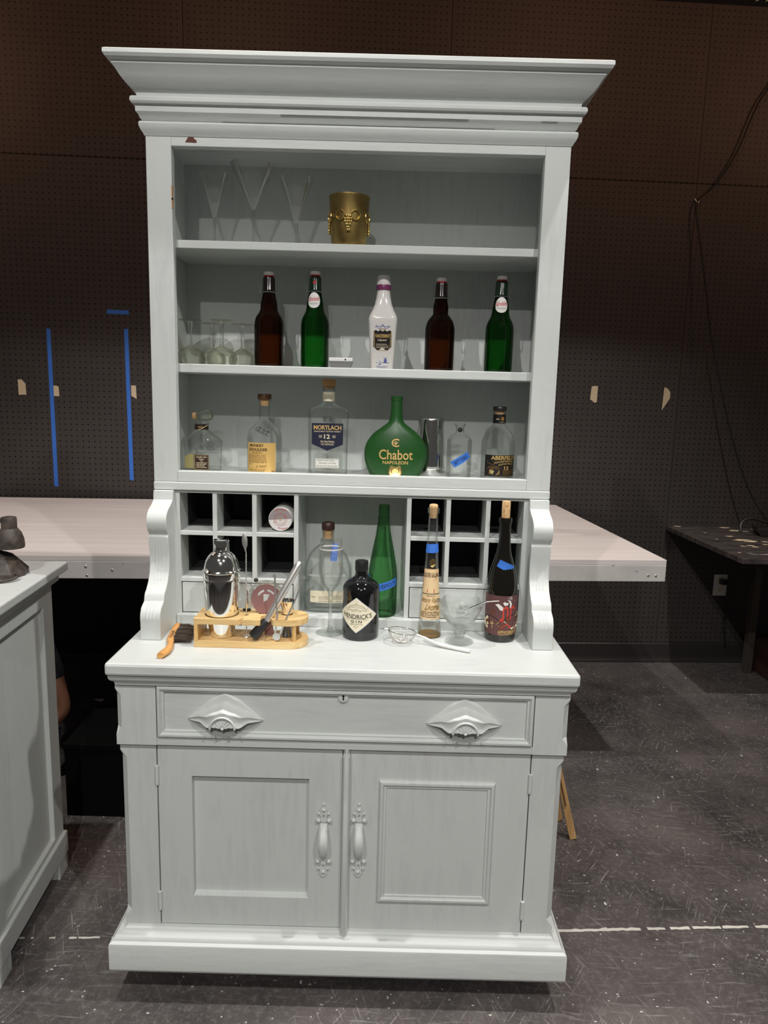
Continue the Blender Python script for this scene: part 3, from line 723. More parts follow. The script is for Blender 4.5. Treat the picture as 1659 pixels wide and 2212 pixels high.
printed('keyhole', [POLY([(0.0028 * math.cos(a), 0.0022 + 0.0028 * math.sin(a)) for a in [k * PI / 6 for k in range(12)]]), POLY([(-0.0012, 0.001), (-0.002, -0.007), (0.002, -0.007), (0.0012, 0.001)])], flat(-0.0422, 0.738, 0.0015), 'gap_dark', dr)
# doors
def handle(cx, cz, parent):
    yf = -0.031; rings = []
    for i in range(17):
        t_ = i / 16; z = cz + 0.042 - 0.084 * t_
        d = 0.004 + 0.019 * math.sin(PI * min(1, t_ * 1.02)) ** 0.62; w = 0.0068 + 0.0032 * math.sin(PI * (0.12 + 0.8 * t_)); th = 0.0042
        rings.append([(cx - w, yf - d, z), (cx - w * .55, yf - d - th, z), (cx + w * .55, yf - d - th, z), (cx + w, yf - d, z), (cx + w * .5, yf - d + th * .5, z), (cx - w * .5, yf - d + th * .5, z)])
    h = obj('handle', loft(rings), 'paint_white', parent, smooth=40)
    top = [(0, .034), (.0035, .032), (.003, .027), (.0085, .021), (.0055, .014), (.0125, .010), (.006, .003), (.0075, -.002), (.005, -.010), (-.005, -.010), (-.0075, -.002), (-.006, .003), (-.0125, .010), (-.0055, .014), (-.0085, .021), (-.003, .027), (-.0035, .032)]
    hole = [(0, .010), (.0035, .005), (0, -.002), (-.0035, .005)]
    def orn(pts, holes, zc, rows):
        me = plate(pts, holes, 0.004); xform(me, Matrix.Translation((cx, yf - 0.0022, zc)) @ Matrix.Rotation(R(90), 4, 'X'))
        o = obj('ornament', me, 'paint_white', parent, bevel=0.0008)
        b = bmesh.new()
        for bx, bz, br in rows: ball(b, (cx + bx, yf - 0.004, zc + bz), br, (1, 0.9, 1))
        obj('scroll', b, 'paint_white', parent, smooth=70)
    orn(top, [hole], cz + 0.055, [(-.0118, -.006, .0055), (.0118, -.006, .0055), (0, .033, .0032), (0, .019, .0045), (-.0105, .0105, .003), (.0105, .0105, .003)])
    bot = [(-.0055, .010), (-.006, .001), (-.0115, -.005), (-.007, -.010), (-.0085, -.016), (-.0025, -.025), (0, -.027), (.0025, -.025), (.0085, -.016), (.007, -.010), (.0115, -.005), (.006, .001), (.0055, .010)]
    orn(bot, [[(-.003, .004), (.003, .004), (.0035, -.005), (-.0035, -.005)]], cz - 0.062, [(-.0125, .012, .0056), (.0125, .012, .0056), (0, -.014, .0048), (-.0105, -.0055, .0028), (.0105, -.0055, .0028)])
def hinge(x, z, parent, L=0.042):
    b = tube([(x, -0.033, z - L / 2), (x, -0.033, z + L / 2)], 0.0042, 10); tube([(x, -0.033, z - L / 2 - .003), (x, -0.033, z - L / 2)], 0.003, 8, b)
    obj('hinge', b, 'paint_white', parent, smooth=40)
dl = obj('door', recess(-0.4035, 0.0015, 0.178, 0.6145, -0.329, -0.0715, 0.2505, 0.540, -0.006, -0.030, -0.0165, 0.0035), 'paint_v', H, bevel=0.0012)
handle(-0.0375, 0.3965, dl); hinge(-0.4045, 0.543, dl); hinge(-0.4045, 0.238, dl)
d2 = obj('door', box(0.0195, 0.4125, -0.030, -0.006, 0.172, 0.6145), 'paint_v', H, bevel=0.0012)
obj('panel_moulding', frame(0.0835, 0.3375, 0.2505, 0.5435, [(0, -.029), (0, -.034), (.003, -.0385), (.008, -.039), (.0105, -.0355), (.0125, -.0345), (.0155, -.035), (.017, -.0318)]), 'paint_v', d2, smooth=25)
handle(0.0405, 0.3985, d2); hinge(0.4135, 0.545, d2); hinge(0.4135, 0.236, d2)
b = loft([[(0.0025, -.028, z), (0.0025 + c, -.040 + c, z), (0.0065 + c, -.046 + c, z), (0.0155 - c, -.046 + c, z), (0.0195 - c, -.040 + c, z), (0.0195, -.028, z)] for z, c in ((0.168, .002), (0.173, 0), (0.600, 0), (0.608, .003), (0.6168, .003))])
obj('centre_bead', b, 'paint_v', d2, smooth=25)
# plinth and casters
obj('plinth', sweep3([(0, .176), (.002, .172), (.0065, .169), (.0085, .164), (.0105, .162), (.022, .1605), (.0255, .156), (.0265, .152), (.0325, .148), (.0335, .145), (.0335, .0855), (.030, .079), (0, .079)], LOW - 0.004, -0.031, 0.475), 'paint_h', H, smooth=28)
obj('bottom_board', box(-0.478, 0.478, -0.03, 0.46, 0.085, 0.10), 'gap_dark', H)
for x in (-0.44, 0.446):
    for y in (0.045, 0.40):
        c = obj('caster', prism([(-0.018, 0.085), (0.018, 0.085), (0.012, 0.022), (-0.012, 0.022)], 0, x - 0.016, x + 0.016), 'wire', H); shift(c.data, (0, y, 0))
        b = lathe([(0.006, -.011), (.024, -.011), (.026, -.008), (.026, .008), (.024, .011), (.006, .011)], 24); xform(b, Matrix.Translation((x, y - .012, .026)) @ Matrix.Rotation(R(90), 4, 'Y')); obj('wheel', b, 'plastic_grey', c, smooth=40)

# ---------------- upper part: pigeonholes
YP, YPB = 0.2165, 0.40
obj('base_strip', box(-0.424, 0.424, 0.203, 0.46, 0.81, 0.8345), 'paint_h', H, bevel=0.002)
for s in (-1, 1):
    a, c = sorted((s * 0.424, s * 0.472)); obj('side_panel', box(a, c, 0.212, 0.46, 0.81, 1.141), 'paint_v', H, bevel=0.001)
obj('back_panel', box(-0.134, 0.139, YPB, YPB + 0.01, 0.8345, 1.141), 'paint_v', H)
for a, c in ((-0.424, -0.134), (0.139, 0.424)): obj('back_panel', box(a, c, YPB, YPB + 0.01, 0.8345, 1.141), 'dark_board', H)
for x in (-0.4195, -0.330, -0.2345, -0.1335, 0.1385, 0.2335, 0.3290, 0.4195):
    long_ = abs(x) < 0.2 or abs(x) > 0.4
    obj('divider', box(x - 0.0055, x + 0.0055, YP + (0 if long_ else 0.0004), YPB, 0.8345 if long_ else 0.915, 1.141), 'paint_v', H, bevel=0.001)
for x0, x1 in ((-0.414, -0.139), (0.144, 0.414)):
    for z0, z1 in ((1.030, 1.0405), (0.914, 0.9245)):
        obj('divider_shelf', box(x0, x1, YP + 0.0008, YPB, z0, z1), 'paint_h', H, bevel=0.001)
    obj('divider_shelf', box(x0, x1, YP + 0.001, YPB, 1.1335, 1.1405), 'paint_h', H)
    d = obj('small_drawer', box(x0 + 0.002, x1 - 0.002, YP + 0.002, 0.39, 0.8365, 0.9115), 'paint_h', H, bevel=0.0015)
    xc = (x0 + x1) / 2
    b = lathe([(0.005, 0), (0.005, 0.008), (0.010, 0.013), (0.0105, 0.019), (0.007, 0.024), (0.002, 0.025)], 20); xform(b, Matrix.Translation((xc, YP + 0.002, 0.8735)) @ Matrix.Rotation(R(90), 4, 'X')); obj('knob', b, 'paint_white', d, smooth=50)
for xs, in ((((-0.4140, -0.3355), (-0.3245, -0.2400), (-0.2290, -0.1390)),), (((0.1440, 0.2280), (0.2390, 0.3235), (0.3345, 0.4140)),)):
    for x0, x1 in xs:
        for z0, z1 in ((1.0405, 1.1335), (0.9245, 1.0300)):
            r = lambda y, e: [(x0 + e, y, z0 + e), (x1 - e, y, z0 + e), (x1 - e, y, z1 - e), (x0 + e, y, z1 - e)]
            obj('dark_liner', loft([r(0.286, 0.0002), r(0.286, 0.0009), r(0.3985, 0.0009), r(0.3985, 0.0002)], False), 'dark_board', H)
obj('niche_top', box(-0.1275, 0.1325, YP + 0.001, YPB, 1.1345, 1.1405), 'paint_h', H)
# scroll brackets: profile in depth / height
bp = [(0.2115, 1.140), (0.197, 1.140), (0.194, 1.118), (0.178, 1.109), (0.156, 1.101), (0.1435, 1.090), (0.139, 1.077), (0.1405, 1.063), (0.147, 1.051), (0.154, 1.046), (0.156, 1.040), (0.152, 1.037), (0.1525, 1.020),
      (0.157, 1.000), (0.158, 0.975), (0.153, 0.952), (0.142, 0.932), (0.126, 0.917), (0.117, 0.912), (0.113, 0.906), (0.109, 0.894), (0.1, 0.890), (0.088, 0.884), (0.0805, 0.872), (0.0785, 0.858), (0.080, 0.853), (0.080, 0.8105), (0.2115, 0.8105)]
for s in (-1, 1):
    a, c = sorted((s * 0.4245, s * 0.4705))
    br = obj('bracket', prism(bp, 0, a, c), 'paint_v', H, smooth=32, bevel=0.0012)
    for fx in (0.34, 0.5, 0.66):
        x = a + (c - a) * fx
        obj('flute', tube([(x, 0.1535, 1.024), (x, 0.1585, 1.0), (x, 0.1595, 0.975), (x, 0.155, 0.953), (x, 0.145, 0.935)], 0.0022, 6), 'paint_white', br, smooth=60)
        obj('flute', tube([(x, 0.099, 0.890), (x, 0.0885, 0.884), (x, 0.081, 0.872), (x, 0.0792, 0.86)], 0.0020, 6), 'paint_white', br, smooth=60)
# ---------------- upper part: open case
for s in (-1, 1):
    a, c = sorted((s * 0.452, s * 0.472)); obj('side_panel', box(a, c, 0.234, 0.46, 1.141, 1.96), 'paint_v', H)
    a, c = sorted((s * 0.4155, s * 0.472)); obj('stile', box(a, c, 0.21, 0.234, 1.1605, 1.94), 'paint_v', H, bevel=0.0015)
obj('back_panel', box(-0.452, 0.452, 0.45, 0.46, 1.141, 1.96), 'paint_v', H)
tr = obj('rail', box(-0.4155, 0.4155, 0.21, 0.234, 1.9105, 1.94), 'paint_h', H, bevel=0.001)
obj('paint_chip', xform(plate([(-.013, -.003), (.012, -.004), (.013, .001), (.008, .004), (.005, .008), (-.006, .008), (-.009, .003)], [], .0004), Matrix.Translation((-.371, .2098, 1.9215)) @ Matrix.Rotation(R(90), 4, 'X')), 'chip_brown', tr)
for zz, hh in ((1.812, .03), (1.790, .022)): obj('paint_chip', box(-0.4165, -0.4145, 0.2092, 0.216, zz - hh / 2, zz + hh / 2), 'cap_light', H)
obj('rail', box(-0.4155, 0.4155, 0.209, 0.234, 1.1605, 1.1865), 'paint_h', H, bevel=0.0015)
obj('rail', box(-0.4725, 0.4725, 0.2065, 0.234, 1.141, 1.160), 'paint_h', H, bevel=0.002)
obj('shelf', box(-0.452, 0.452, 0.234, 0.45, 1.150, 1.1763), 'paint_h', H)
obj('shelf', box(-0.4505, 0.4505, 0.2365, 0.45, 1.418, 1.438), 'paint_h', H, bevel=0.0015)
obj('shelf', box(-0.4505, 0.4505, 0.2365, 0.45, 1.699, 1.717), 'paint_h', H, bevel=0.0015)
obj('top_board', box(-0.472, 0.472, 0.21, 0.46, 1.94, 1.96), 'paint_h', H)
for s in (-1, 1):
    a, c = sorted((s * 0.4385, s * 0.4520))
    for z0, z1 in ((1.178, 1.416), (1.4405, 1.697), (1.7195, 1.938)):
        pr = [(0.262, z0)]; z = z0
        while z + 0.05 <= z1:
            pr += [(0.2485, z), (0.2385, z + 0.006), (0.2370, z + 0.022), (0.2385, z + 0.036), (0.2485, z + 0.042)]; z += 0.05
        pr += [(0.2485, z1), (0.262, z1)]
        obj('shelf_cleat', prism(pr, 0, a, c), 'paint_v', H)
        obj('cleat_gap', box(a, c, 0.2345, 0.2362, z0, z1), 'gap_dark', H)
cr = obj('cornice', sweep3([(0, 2.005), (.013, 2.005), (.0145, 2.013), (.020, 2.018), (.031, 2.027), (.041, 2.0395), (.048, 2.0515), (.0525, 2.057), (.0535, 2.0615), (.0575, 2.0625), (.0625, 2.066), (.066, 2.072), (.066, 2.0795), (.062, 2.082), (0, 2.082)], 0.4715, 0.2105, 0.462), 'paint_h', H, smooth=24)
obj('frieze_moulding', sweep3([(0, 1.9600), (.0055, 1.9600), (.009, 1.964), (.0115, 1.9705), (.0145, 1.9735), (.0160, 1.9755), (.0165, 1.9880), (.0185, 1.9895), (.0225, 1.990), (.0250, 1.994), (.0250, 2.000), (.0225, 2.004), (0, 2.004)], 0.4715, 0.2105, 0.462), 'paint_h', cr, smooth=24)
obj('bead_moulding', sweep3([(0, 1.929), (.002, 1.930), (.0045, 1.935), (.0085, 1.941), (.0110, 1.947), (.0118, 1.953), (.010, 1.957), (.007, 1.9585), (0, 1.9585)], 0.4715, 0.2105, 0.462), 'paint_h', cr, smooth=24)
printed('crack', [RECT(-0.17, 0.24, 1.9743, 1.9752), RECT(0.40, 0.435, 1.9745, 1.9752)], lambda x, y, e: (x, 0.2105 - 0.0164, y), 'gap_dark', cr)
printed('crack', [RECT(-0.30, 0.30, 1.9588, 1.9598)], lambda x, y, e: (x, 0.2105 - 0.0075, y), 'gap_dark', cr)

# ================================================================== THINGS ON THE SHELVES
Z1, Z2, Z3, ZW, ZN = 1.7172, 1.4382, 1.1765, 0.8102, 0.8347
def bottle(name, label, cat, loc, prof, mat, rz=0, group=None, seg=36, part='glass', smooth=45):
    t = thing(name, label, cat, loc, rz, group); g = obj(part, lathe(prof, seg), mat, t, smooth=smooth); return t, g
# --- trumpet glasses, top shelf
def trumpet(x, y, rim, h, zc, label):
    t = thing('trumpet_glass', label, 'glass', (x, y, Z1), 0, 'trumpet glasses on the top shelf')
    obj('bowl', lathe([(0.0035, zc), (rim * 0.28, zc + (h - zc) * .22), (rim * .62, zc + (h - zc) * .6), (rim, h)], 40, False), 'glass_thin', t, smooth=60)
    obj('stem', lathe([(0.0032, 0.004), (0.0028, zc * .55), (0.0042, zc * .9), (0.0050, zc - .001), (0.0035, zc + .002)], 14), 'glass_cut', t, smooth=60)
    obj('foot', lathe([(0.026, 0.0003), (0.0265, 0.0012), (0.012, 0.0026), (0.0032, 0.0045)], 32), 'glass_thin', t, smooth=60)
trumpet(-0.3455, 0.315, 0.0355, 0.165, 0.068, 'clear trumpet-shaped glass on the top shelf, furthest left and narrowest')
trumpet(-0.2495, 0.30, 0.053, 0.184, 0.084, 'tallest and widest clear trumpet glass, in the middle of three')
trumpet(-0.150, 0.315, 0.041, 0.160, 0.060, 'clear trumpet-shaped glass next to the brass bucket')
# --- brass bucket
t = thing('brass_bucket', 'small brass ice bucket with ring ornaments on the top shelf', 'bucket', (-0.0225, 0.300, Z1))
obj('body', lathe([(0.0395, 0), (0.041, 0.004), (0.0445, 0.05), (0.046, 0.075), (0.0478, 0.112), (0.0485, 0.114), (0.0485, 0.117), (0.0462, 0.116), (0.044, 0.08), (0.039, 0.01)], 44), 'brass', t, smooth=40)
for k in range(8):
    a = R(-90 + 22 + 45 * k); r = 0.0478
    b = torus(0.0105, 0.0016, 20, 6); xform(b, Matrix.Translation((r * math.cos(a), r * math.sin(a), 0.068)) @ Matrix.Rotation(a + PI / 2, 4, 'Z')); obj('ring', b, 'brass_bright', t, smooth=60)
for k in range(4):
    a0 = R(-90 + 90 * k); b = bmesh.new(); rnd = random.Random(k)
    for row, n in enumerate((3, 4, 4, 3, 2, 2)):
        for i in range(n):
            a = a0 + (i - (n - 1) / 2) * 0.095 + rnd.uniform(-.02, .02); z = 0.066 - row * 0.0062
            ball(b, (0.0468 * math.cos(a), 0.0468 * math.sin(a), z), 0.0038, (1, 1, 1), 1)
    o = obj('grape_cluster', b, 'brass_bright', t, smooth=80); o['kind'] = 'stuff'
# --- swing top bottles
def swing(loc, R0, prof, gm, sm, label, name='swing_top_bottle', lab=False, tilt=0, dot=False, worn=False, group='swing-top bottles on the middle shelf'):
    t, g = bottle(name, label, 'bottle', loc, prof, gm, 0, group)
    zt = prof[-1][1]; rn = prof[-1][0]
    sl = obj('sleeve', lathe([(rn + .0004, zt - .001), (rn + .0022, zt + .0005), (0.0152, zt + .004), (0.0145, zt + .030), (0.0132, zt + .0335)], 28), sm, t, smooth=45)
    obj('gasket', lathe([(0.0112, zt + .0333), (0.0128, zt + .0348), (0.0126, zt + .0372), (0.011, zt + .0378)], 24), 'red', t, smooth=50)
    obj('stopper', lathe([(0.0118, zt + .0376), (0.0124, zt + .039), (0.0122, zt + .045), (0.010, zt + .0462), (0.004, zt + .0465)], 24), 'cap_white', t, smooth=50)
    w = rn + .0026
    obj('wire_bail', tube(curve([(-.0125, -.002, zt + .0425), (-.0175, -.004, zt + .041), (-.0195, -.005, zt + .02), (-.0205, -.006, zt - .001), (-.016, -.010, zt - .004)]), .0008, 6), 'wire', t)
    obj('wire_bail', tube(curve([(.0125, -.002, zt + .0425), (.0175, -.004, zt + .041), (.0195, -.005, zt + .02), (.0205, -.006, zt - .001), (.016, -.010, zt - .004)]), .0008, 6), 'wire', t)
    obj('wire_collar', tube([(w * math.cos(a), w * math.sin(a), zt - .002) for a in [2 * PI * k / 24 for k in range(25)]], .0010, 6), 'wire', t)
    if lab:
        rf = lambda y: 0.0192 + (0 - y) * 0.14
        mp = cyl(None, 0.160, R(-3), rf)
        e = lambda x: 0.0178 * math.sqrt(max(0, 1 - (x / 0.0155) ** 2))
        lb = obj('label', shape_patch(lambda x: -e(x) * 1.08, lambda x: e(x), -0.0155, 0.0155, mp), 'label_white', t)
        printed('lettering', [T('Grolsch', 0, 0.0025, 0.027, 0.0098, 0.18, R(5), 0.02)], mp, 'ink_red', lb, 0.0006)
        printed('lettering', [RECT(-.005, .005, -.0060, -.0056), T('PILSNER', 0, -.0088, .018, .0024), RECT(-.003, .003, -.0124, -.0119)], mp, 'ink_grey', lb, 0.0006)
    if dot: printed('seal', [POLY([(.0042 * math.cos(a), .0042 * math.sin(a)) for a in [k * PI / 9 for k in range(18)]])], cyl(.0152, zt + .019), 'red', sl, 0.0004)
    if worn: printed('worn_patch', [POLY([(-.003, .011), (.004, .012), (.0045, .003), (.002, -.004), (.0035, -.010), (0, -.009), (-.001, -.001), (-.0035, .002)])], cyl(.0152, zt + .017, R(-4)), 'plastic_grey', sl, 0.0004)
    return t
bprof = smoothprof([(0.033, 0.0005), (0.0352, 0.004), (0.0355, 0.03), (0.0355, 0.085), (0.0350, 0.104), (0.0315, 0.117), (0.0245, 0.128), (0.0210, 0.136), (0.0198, 0.150), (0.0165, 0.166), (0.0148, 0.178)], 4)
swing((-0.2145, 0.312, Z2), .0355, bprof, 'glass_brown', 'sleeve_brown', 'brown swing-top bottle with a tapering neck, next to the upturned wine glasses')
gprof = smoothprof([(0.0315, 0.0005), (0.0335, 0.004), (0.0342, 0.03), (0.0342, 0.09), (0.0336, 0.107), (0.0300, 0.120), (0.0240, 0.131), (0.0212, 0.141), (0.0200, 0.152), (0.0168, 0.170), (0.0146, 0.182)], 4)
swing((-0.1025, 0.312, Z2), .034, gprof, 'glass_green', 'sleeve_green', 'green swing-top bottle with a white oval label and a red dot on its neck', lab=True, dot=True)
b2 = smoothprof([(0.033, 0.0005), (0.0352, 0.004), (0.0357, 0.015), (0.0360, 0.05), (0.0360, 0.09), (0.0352, 0.104), (0.0305, 0.119), (0.0225, 0.130), (0.0185, 0.136), (0.0186, 0.150), (0.0160, 0.164), (0.0146, 0.174)], 4)
t = swing((0.2030, 0.3105, Z2), .036, b2, 'glass_brown', 'sleeve_brown', 'brown embossed swing-top bottle with a bulging neck, right of the white bottle')
t = swing((0.3485, 0.312, Z2), .0345, gprof, 'glass_green', 'sleeve_green', 'green swing-top bottle with a white oval label, furthest right on the middle shelf', lab=True, worn=True)
# --- white tapered bottle
def sq(hw, d, z, n): return (hw, d, z, n)
t = thing('white_bottle', 'white porcelain liqueur bottle with tapered square body and black label', 'bottle', (0.0635, 0.312, Z2))
obj('body', lathe([sq(.0275, .0275, .0005, 7), sq(.0283, .0283, .003, 7), sq(.0350, .0350, .112, 7), sq(.0355, .0355, .119, 6), sq(.0335, .0335, .127, 5), sq(.0270, .0270, .140, 4), sq(.0215, .0215, .154, 3), sq(.0180, .0180, .170, 2.3), sq(.0160, .0160, .184, 2), sq(.0158, .0158, .188, 2)], 48), 'porcelain', t, smooth=30)
obj('neck_band', lathe([(.0158, .187), (.0178, .1885), (.0180, .197), (.0172, .2005)], 28), 'purple_glaze', t, smooth=50)
obj('stopper', lathe([(.0170, .200), (.0172, .203), (.0150, .216), (.0146, .2205), (.0125, .2225), (.004, .2215)], 28), 'porcelain_top', t, smooth=50)
mp = lambda x, y, e: (x, -(.0283 + (.035 - .0283) * (y / .112)) - e, y)
lb = obj('label', shape_patch(lambda x: .048 + .004 * math.cos(x / .0105 * PI), lambda x: .0905 - .0015 * math.cos(x / .011 * 2 * PI), -.0215, .0215, mp), 'label_black', t)
printed('label_border', [LINE([(-.0205, .0885), (-.0195, .070), (-.0185, .050)], .0012), LINE([(.0205, .0885), (.0195, .070), (.0185, .050)], .0012), LINE([(-.012, .0455), (0, .0445), (.012, .0455)], .001), LINE([(-.008, .093), (0, .0945), (.008, .093)], .0016)], mp, 'ink_gold', lb, .0006)
printed('lettering', [T('VANDERMINT', 0, .0785, .036, .0085, bold=.02)], mp, 'ink_gold', lb, .0006)
printed('lettering', [T('Liqueur', 0, .0685, .022, .0062, .25)] + lines(-.015, .015, .049, .061, 3, .3), mp, 'ink_cream', lb, .0006)
printed('blue_drawing', [LINE([(-.016, .0985), (-.010, .1005), (-.004, .099), (0, .103), (.004, .099), (.010, .1005), (.016, .0985)], .0011), LINE([(-.012, .0965), (0, .0950), (.012, .0965)], .0008), LINE([(-.004, .1005), (0, .1055), (.004, .1005)], .0011), LINE([(-.018, .099), (-.015, .103), (-.012, .100)], .001), LINE([(.018, .099), (.015, .103), (.012, .100)], .001),
        POLY([(.004, .016), (.006, .022), (.010, .022), (.012, .016)]), LINE([(.003, .029), (.013, .021)], .0008), LINE([(.003, .021), (.013, .029)], .0008), POLY([(.0055, .022), (.008, .027), (.0105, .022)]), LINE([(-.004, .0155), (.017, .0155)], .0009), POLY([(-.009, .0125), (-.002, .0125), (-.003, .0105), (-.008, .0105)]), LINE([(-.006, .0125), (-.0065, .021), (-.003, .0145)], .0008), LINE([(-.015, .0155), (-.010, .0150)], .0009),
        LINE([(-.014, .0065), (-.011, .0085), (-.008, .0055), (-.004, .008), (0, .0055), (.004, .008), (.008, .006), (.012, .0085), (.014, .006)], .0008), LINE([(-.012, .0042), (.012, .0038)], .0006)], mp, 'ink_blue', t, .0005)
# --- small white box-shaped device
t = thing('small_device', 'small white and grey wedge-shaped plastic device between two bottles', 'device', (-0.0345, 0.272, Z2))
obj('base', loft([[(-.022, -.012, 0), (.022, -.012, 0), (.022, .014, 0), (-.022, .014, 0)], [(-.0285, -.016, .015), (.0285, -.016, .015), (.0285, .018, .015), (-.0285, .018, .015)]]), 'plastic_grey', t, bevel=.001)
obj('cover', box(-.0285, .0285, -.0165, .0185, .0152, .024), 'plastic_white', t, bevel=.002)
printed('sensor', [POLY([(.0022 * math.cos(a) + .011, .0022 * math.sin(a)) for a in [k * PI / 6 for k in range(12)]])], flat(-.0166, .0195), 'ink_black', t)
# --- upturned wine glasses
def upturned(x, y, h, rb, label):
    t = thing('wine_glass', label, 'glass', (x, y, Z2), 0, 'upturned wine glasses on the middle shelf')
    obj('bowl', lathe(smoothprof([(rb * .86, .0003), (rb * .97, .008), (rb, .018), (rb * .86, .030), (rb * .45, .040), (.0058, .046)], 4), 36, False), 'glass_warm', t, smooth=60)
    obj('stem', lathe([(.0058, .045), (.0048, .055), (.0044, h - .022), (.0062, h - .012), (.0066, h - .005), (.004, h - .003)], 16), 'glass_cut', t, smooth=60)
    obj('foot', lathe([(.006, h - .004), (.018, h - .0030), (.0275, h - .0012), (.0275, h), (.004, h)], 36), 'glass_warm', t, smooth=40)
upturned(-0.4085, .318, .108, .036, 'clear wine glass standing upside down, nearest the hutch side')
upturned(-0.3705, .385, .107, .034, 'clear upside-down wine glass at the back, second from the hutch side')
upturned(-0.3275, .300, .108, .037, 'clear upside-down wine glass in front, third from the hutch side')
upturned(-0.2945, .385, .106, .034, 'clear upside-down wine glass at the back, next to the brown bottle')

# ---------------- bottom shelf
# decanter
t = thing('decanter', 'clear square whisky decanter with dark label, its stopper laid on top', 'bottle', (-0.387, .328, Z3))
obj('glass', lathe([sq(.0440, .026, .0005, 6), sq(.0455, .027, .003, 6), sq(.0480, .030, .080, 6), sq(.0465, .029, .084, 5), sq(.030, .022, .100, 3.2), sq(.0185, .0175, .111, 2.2), sq(.0165, .0165, .113, 2), sq(.0165, .0165, .126, 2), sq(.0182, .0182, .128, 2), sq(.0178, .0178, .133, 2)], 40), 'glass_clear', t, smooth=25)
ns = obj('neck_seal', lathe([(.0172, .1125), (.0172, .1265)], 28, False), 'label_brown', t, smooth=60)
printed('lettering', [T('CROWN', .002, 0, .013, .0042)], cyl(.0172, .1195), 'ink_gold', ns, .0005)
obj('neck_cord', tube(curve([(-.004, -.0185, .112), (.008, -.019, .117), (.015, -.021, .122), (.021, -.022, .126)]), .0007, 5), 'label_pale', t)
mp = flat(-.0288, .0, .0)
obj('gold_label', shape_patch(lambda x: .008, lambda x: .046 - (.004 if x < -.030 else 0), -.036, -.014, lambda x, y, e: (x, -.0278 - y * .030 - e, y)), 'label_oldgold', t)
mpd = lambda x, y, e: (x, -.0282 - y * .030 - e, y)
lb = obj('label', shape_patch(lambda x: .004, lambda x: .0455, -.012, .0245, mpd, lift=.0009), 'label_brown', t)
printed('label_border', [LINE([(-.0105, .0055), (-.0105, .044), (.023, .044), (.023, .0055), (-.0105, .0055)], .0009)], mpd, 'ink_gold', lb, .0013)
printed('lettering', [T('Canadian Club', .0063, .0395, .026, .0045, .2), T('Classic', .0063, .0335, .014, .0035), T('12', .0063, .0285, .005, .0042)] + lines(-.007, .0195, .009, .0255, 4, .38), mpd, 'ink_cream', lb, .0013)
obj('seal', xform(torus(.0125, .0016, 24, 6), Matrix.Translation((.006, -.0308, .062))), 'glass_cut', t, smooth=60)
st = obj('stopper', loft([[(x, r * math.cos(a), r * math.sin(a)) for a in [k * PI / 5 for k in range(10)]] for x, r in ((-.016, .0100), (-.012, .0115), (.006, .0172), (.016, .0155), (.0235, .0105))]), 'glass_warm', t, loc=(.0045, 0, .1508), rot=(0, R(-6), 0))
ck = obj('cork', loft([[(x, r * math.cos(a), r * math.sin(a)) for a in [k * PI / 8 for k in range(16)]] for x, r in ((-.026, .0085), (-.0245, .0098), (-.0165, .0102))]), 'cork', st)
# square-shouldered round whisky bottle with tan label
prof = smoothprof([(.0405, .0005), (.0425, .004), (.043, .03), (.043, .086), (.0418, .099), (.0365, .114), (.0250, .127), (.0160, .136), (.0132, .146), (.0128, .165), (.0130, .184)], 4) + [(.0158, .185), (.0158, .191), (.0125, .192)]
t, g = bottle('whisky_bottle', 'clear whisky bottle with a tan paper label and dark wooden cap', 'bottle', (-.2255, .312, Z3), prof, 'glass_clear')
cp = obj('cap', lathe([(.0165, .1925), (.0170, .194), (.0170, .2055), (.0163, .2068), (.003, .207)], 28), 'cap_wood', t, smooth=40)
obj('cork', lathe([(.0108, .176), (.0118, .1922)], 20), 'cork', t, smooth=60)
mp = cyl(.0432, 0, R(-6))
lb = obj('label', patch(.0405, .004, .0815, mp), 'label_tan', t)
printed('lettering', [T('MONKEY', -.0095, .0745, .038, .0072, bold=.025), T('SHOULDER', -.0065, .0640, .050, .0072, bold=.025), T('75cl', .033, .0075, .010, .004)], mp, 'ink_brown', lb, .0006)
printed('lettering', [RECT(-.034, .018, .0588, .0592), T('THE ORIGINAL', -.008, .0555, .030, .0032), RECT(-.034, .018, .0518, .0523)] + lines(-.034, .017, .0285, .0505, 6, .42) + [T('BATCH 27', -.029, .0255, .010, .003), T('D. Stewart', .004, .0215, .026, .0065, .5, R(6)), RECT(-.034, .018, .0160, .0164)] + lines(-.030, .014, .0055, .0135, 2, .45), mp, 'ink_tan', lb, .0006)
sh = lambda x, y, e: ((lambda r: (r * math.sin(x / .034), -r * math.cos(x / .034), .112 + y))(.0378 - .42 * y + e + .0006))
mk = []
for ox, oy in ((-.010, .006), (-.001, .001), (.008, -.004)):
    mk += [LINE([(ox - .006, oy - .006), (ox - .005, oy + .001), (ox - .001, oy + .004), (ox + .004, oy + .003), (ox + .006, oy)], .0013), LINE([(ox - .002, oy - .008), (ox + .001, oy - .002), (ox + .005, oy - .002)], .0012), POLY([(ox + .0025 * math.cos(a) + .005, oy + .002 + .0025 * math.sin(a)) for a in [k * PI / 4 for k in range(8)]]), LINE([(ox - .003, oy - .002), (ox + .002, oy - .006), (ox + .004, oy - .010)], .0012)]
printed('emblem', mk, sh, 'ink_black', t)
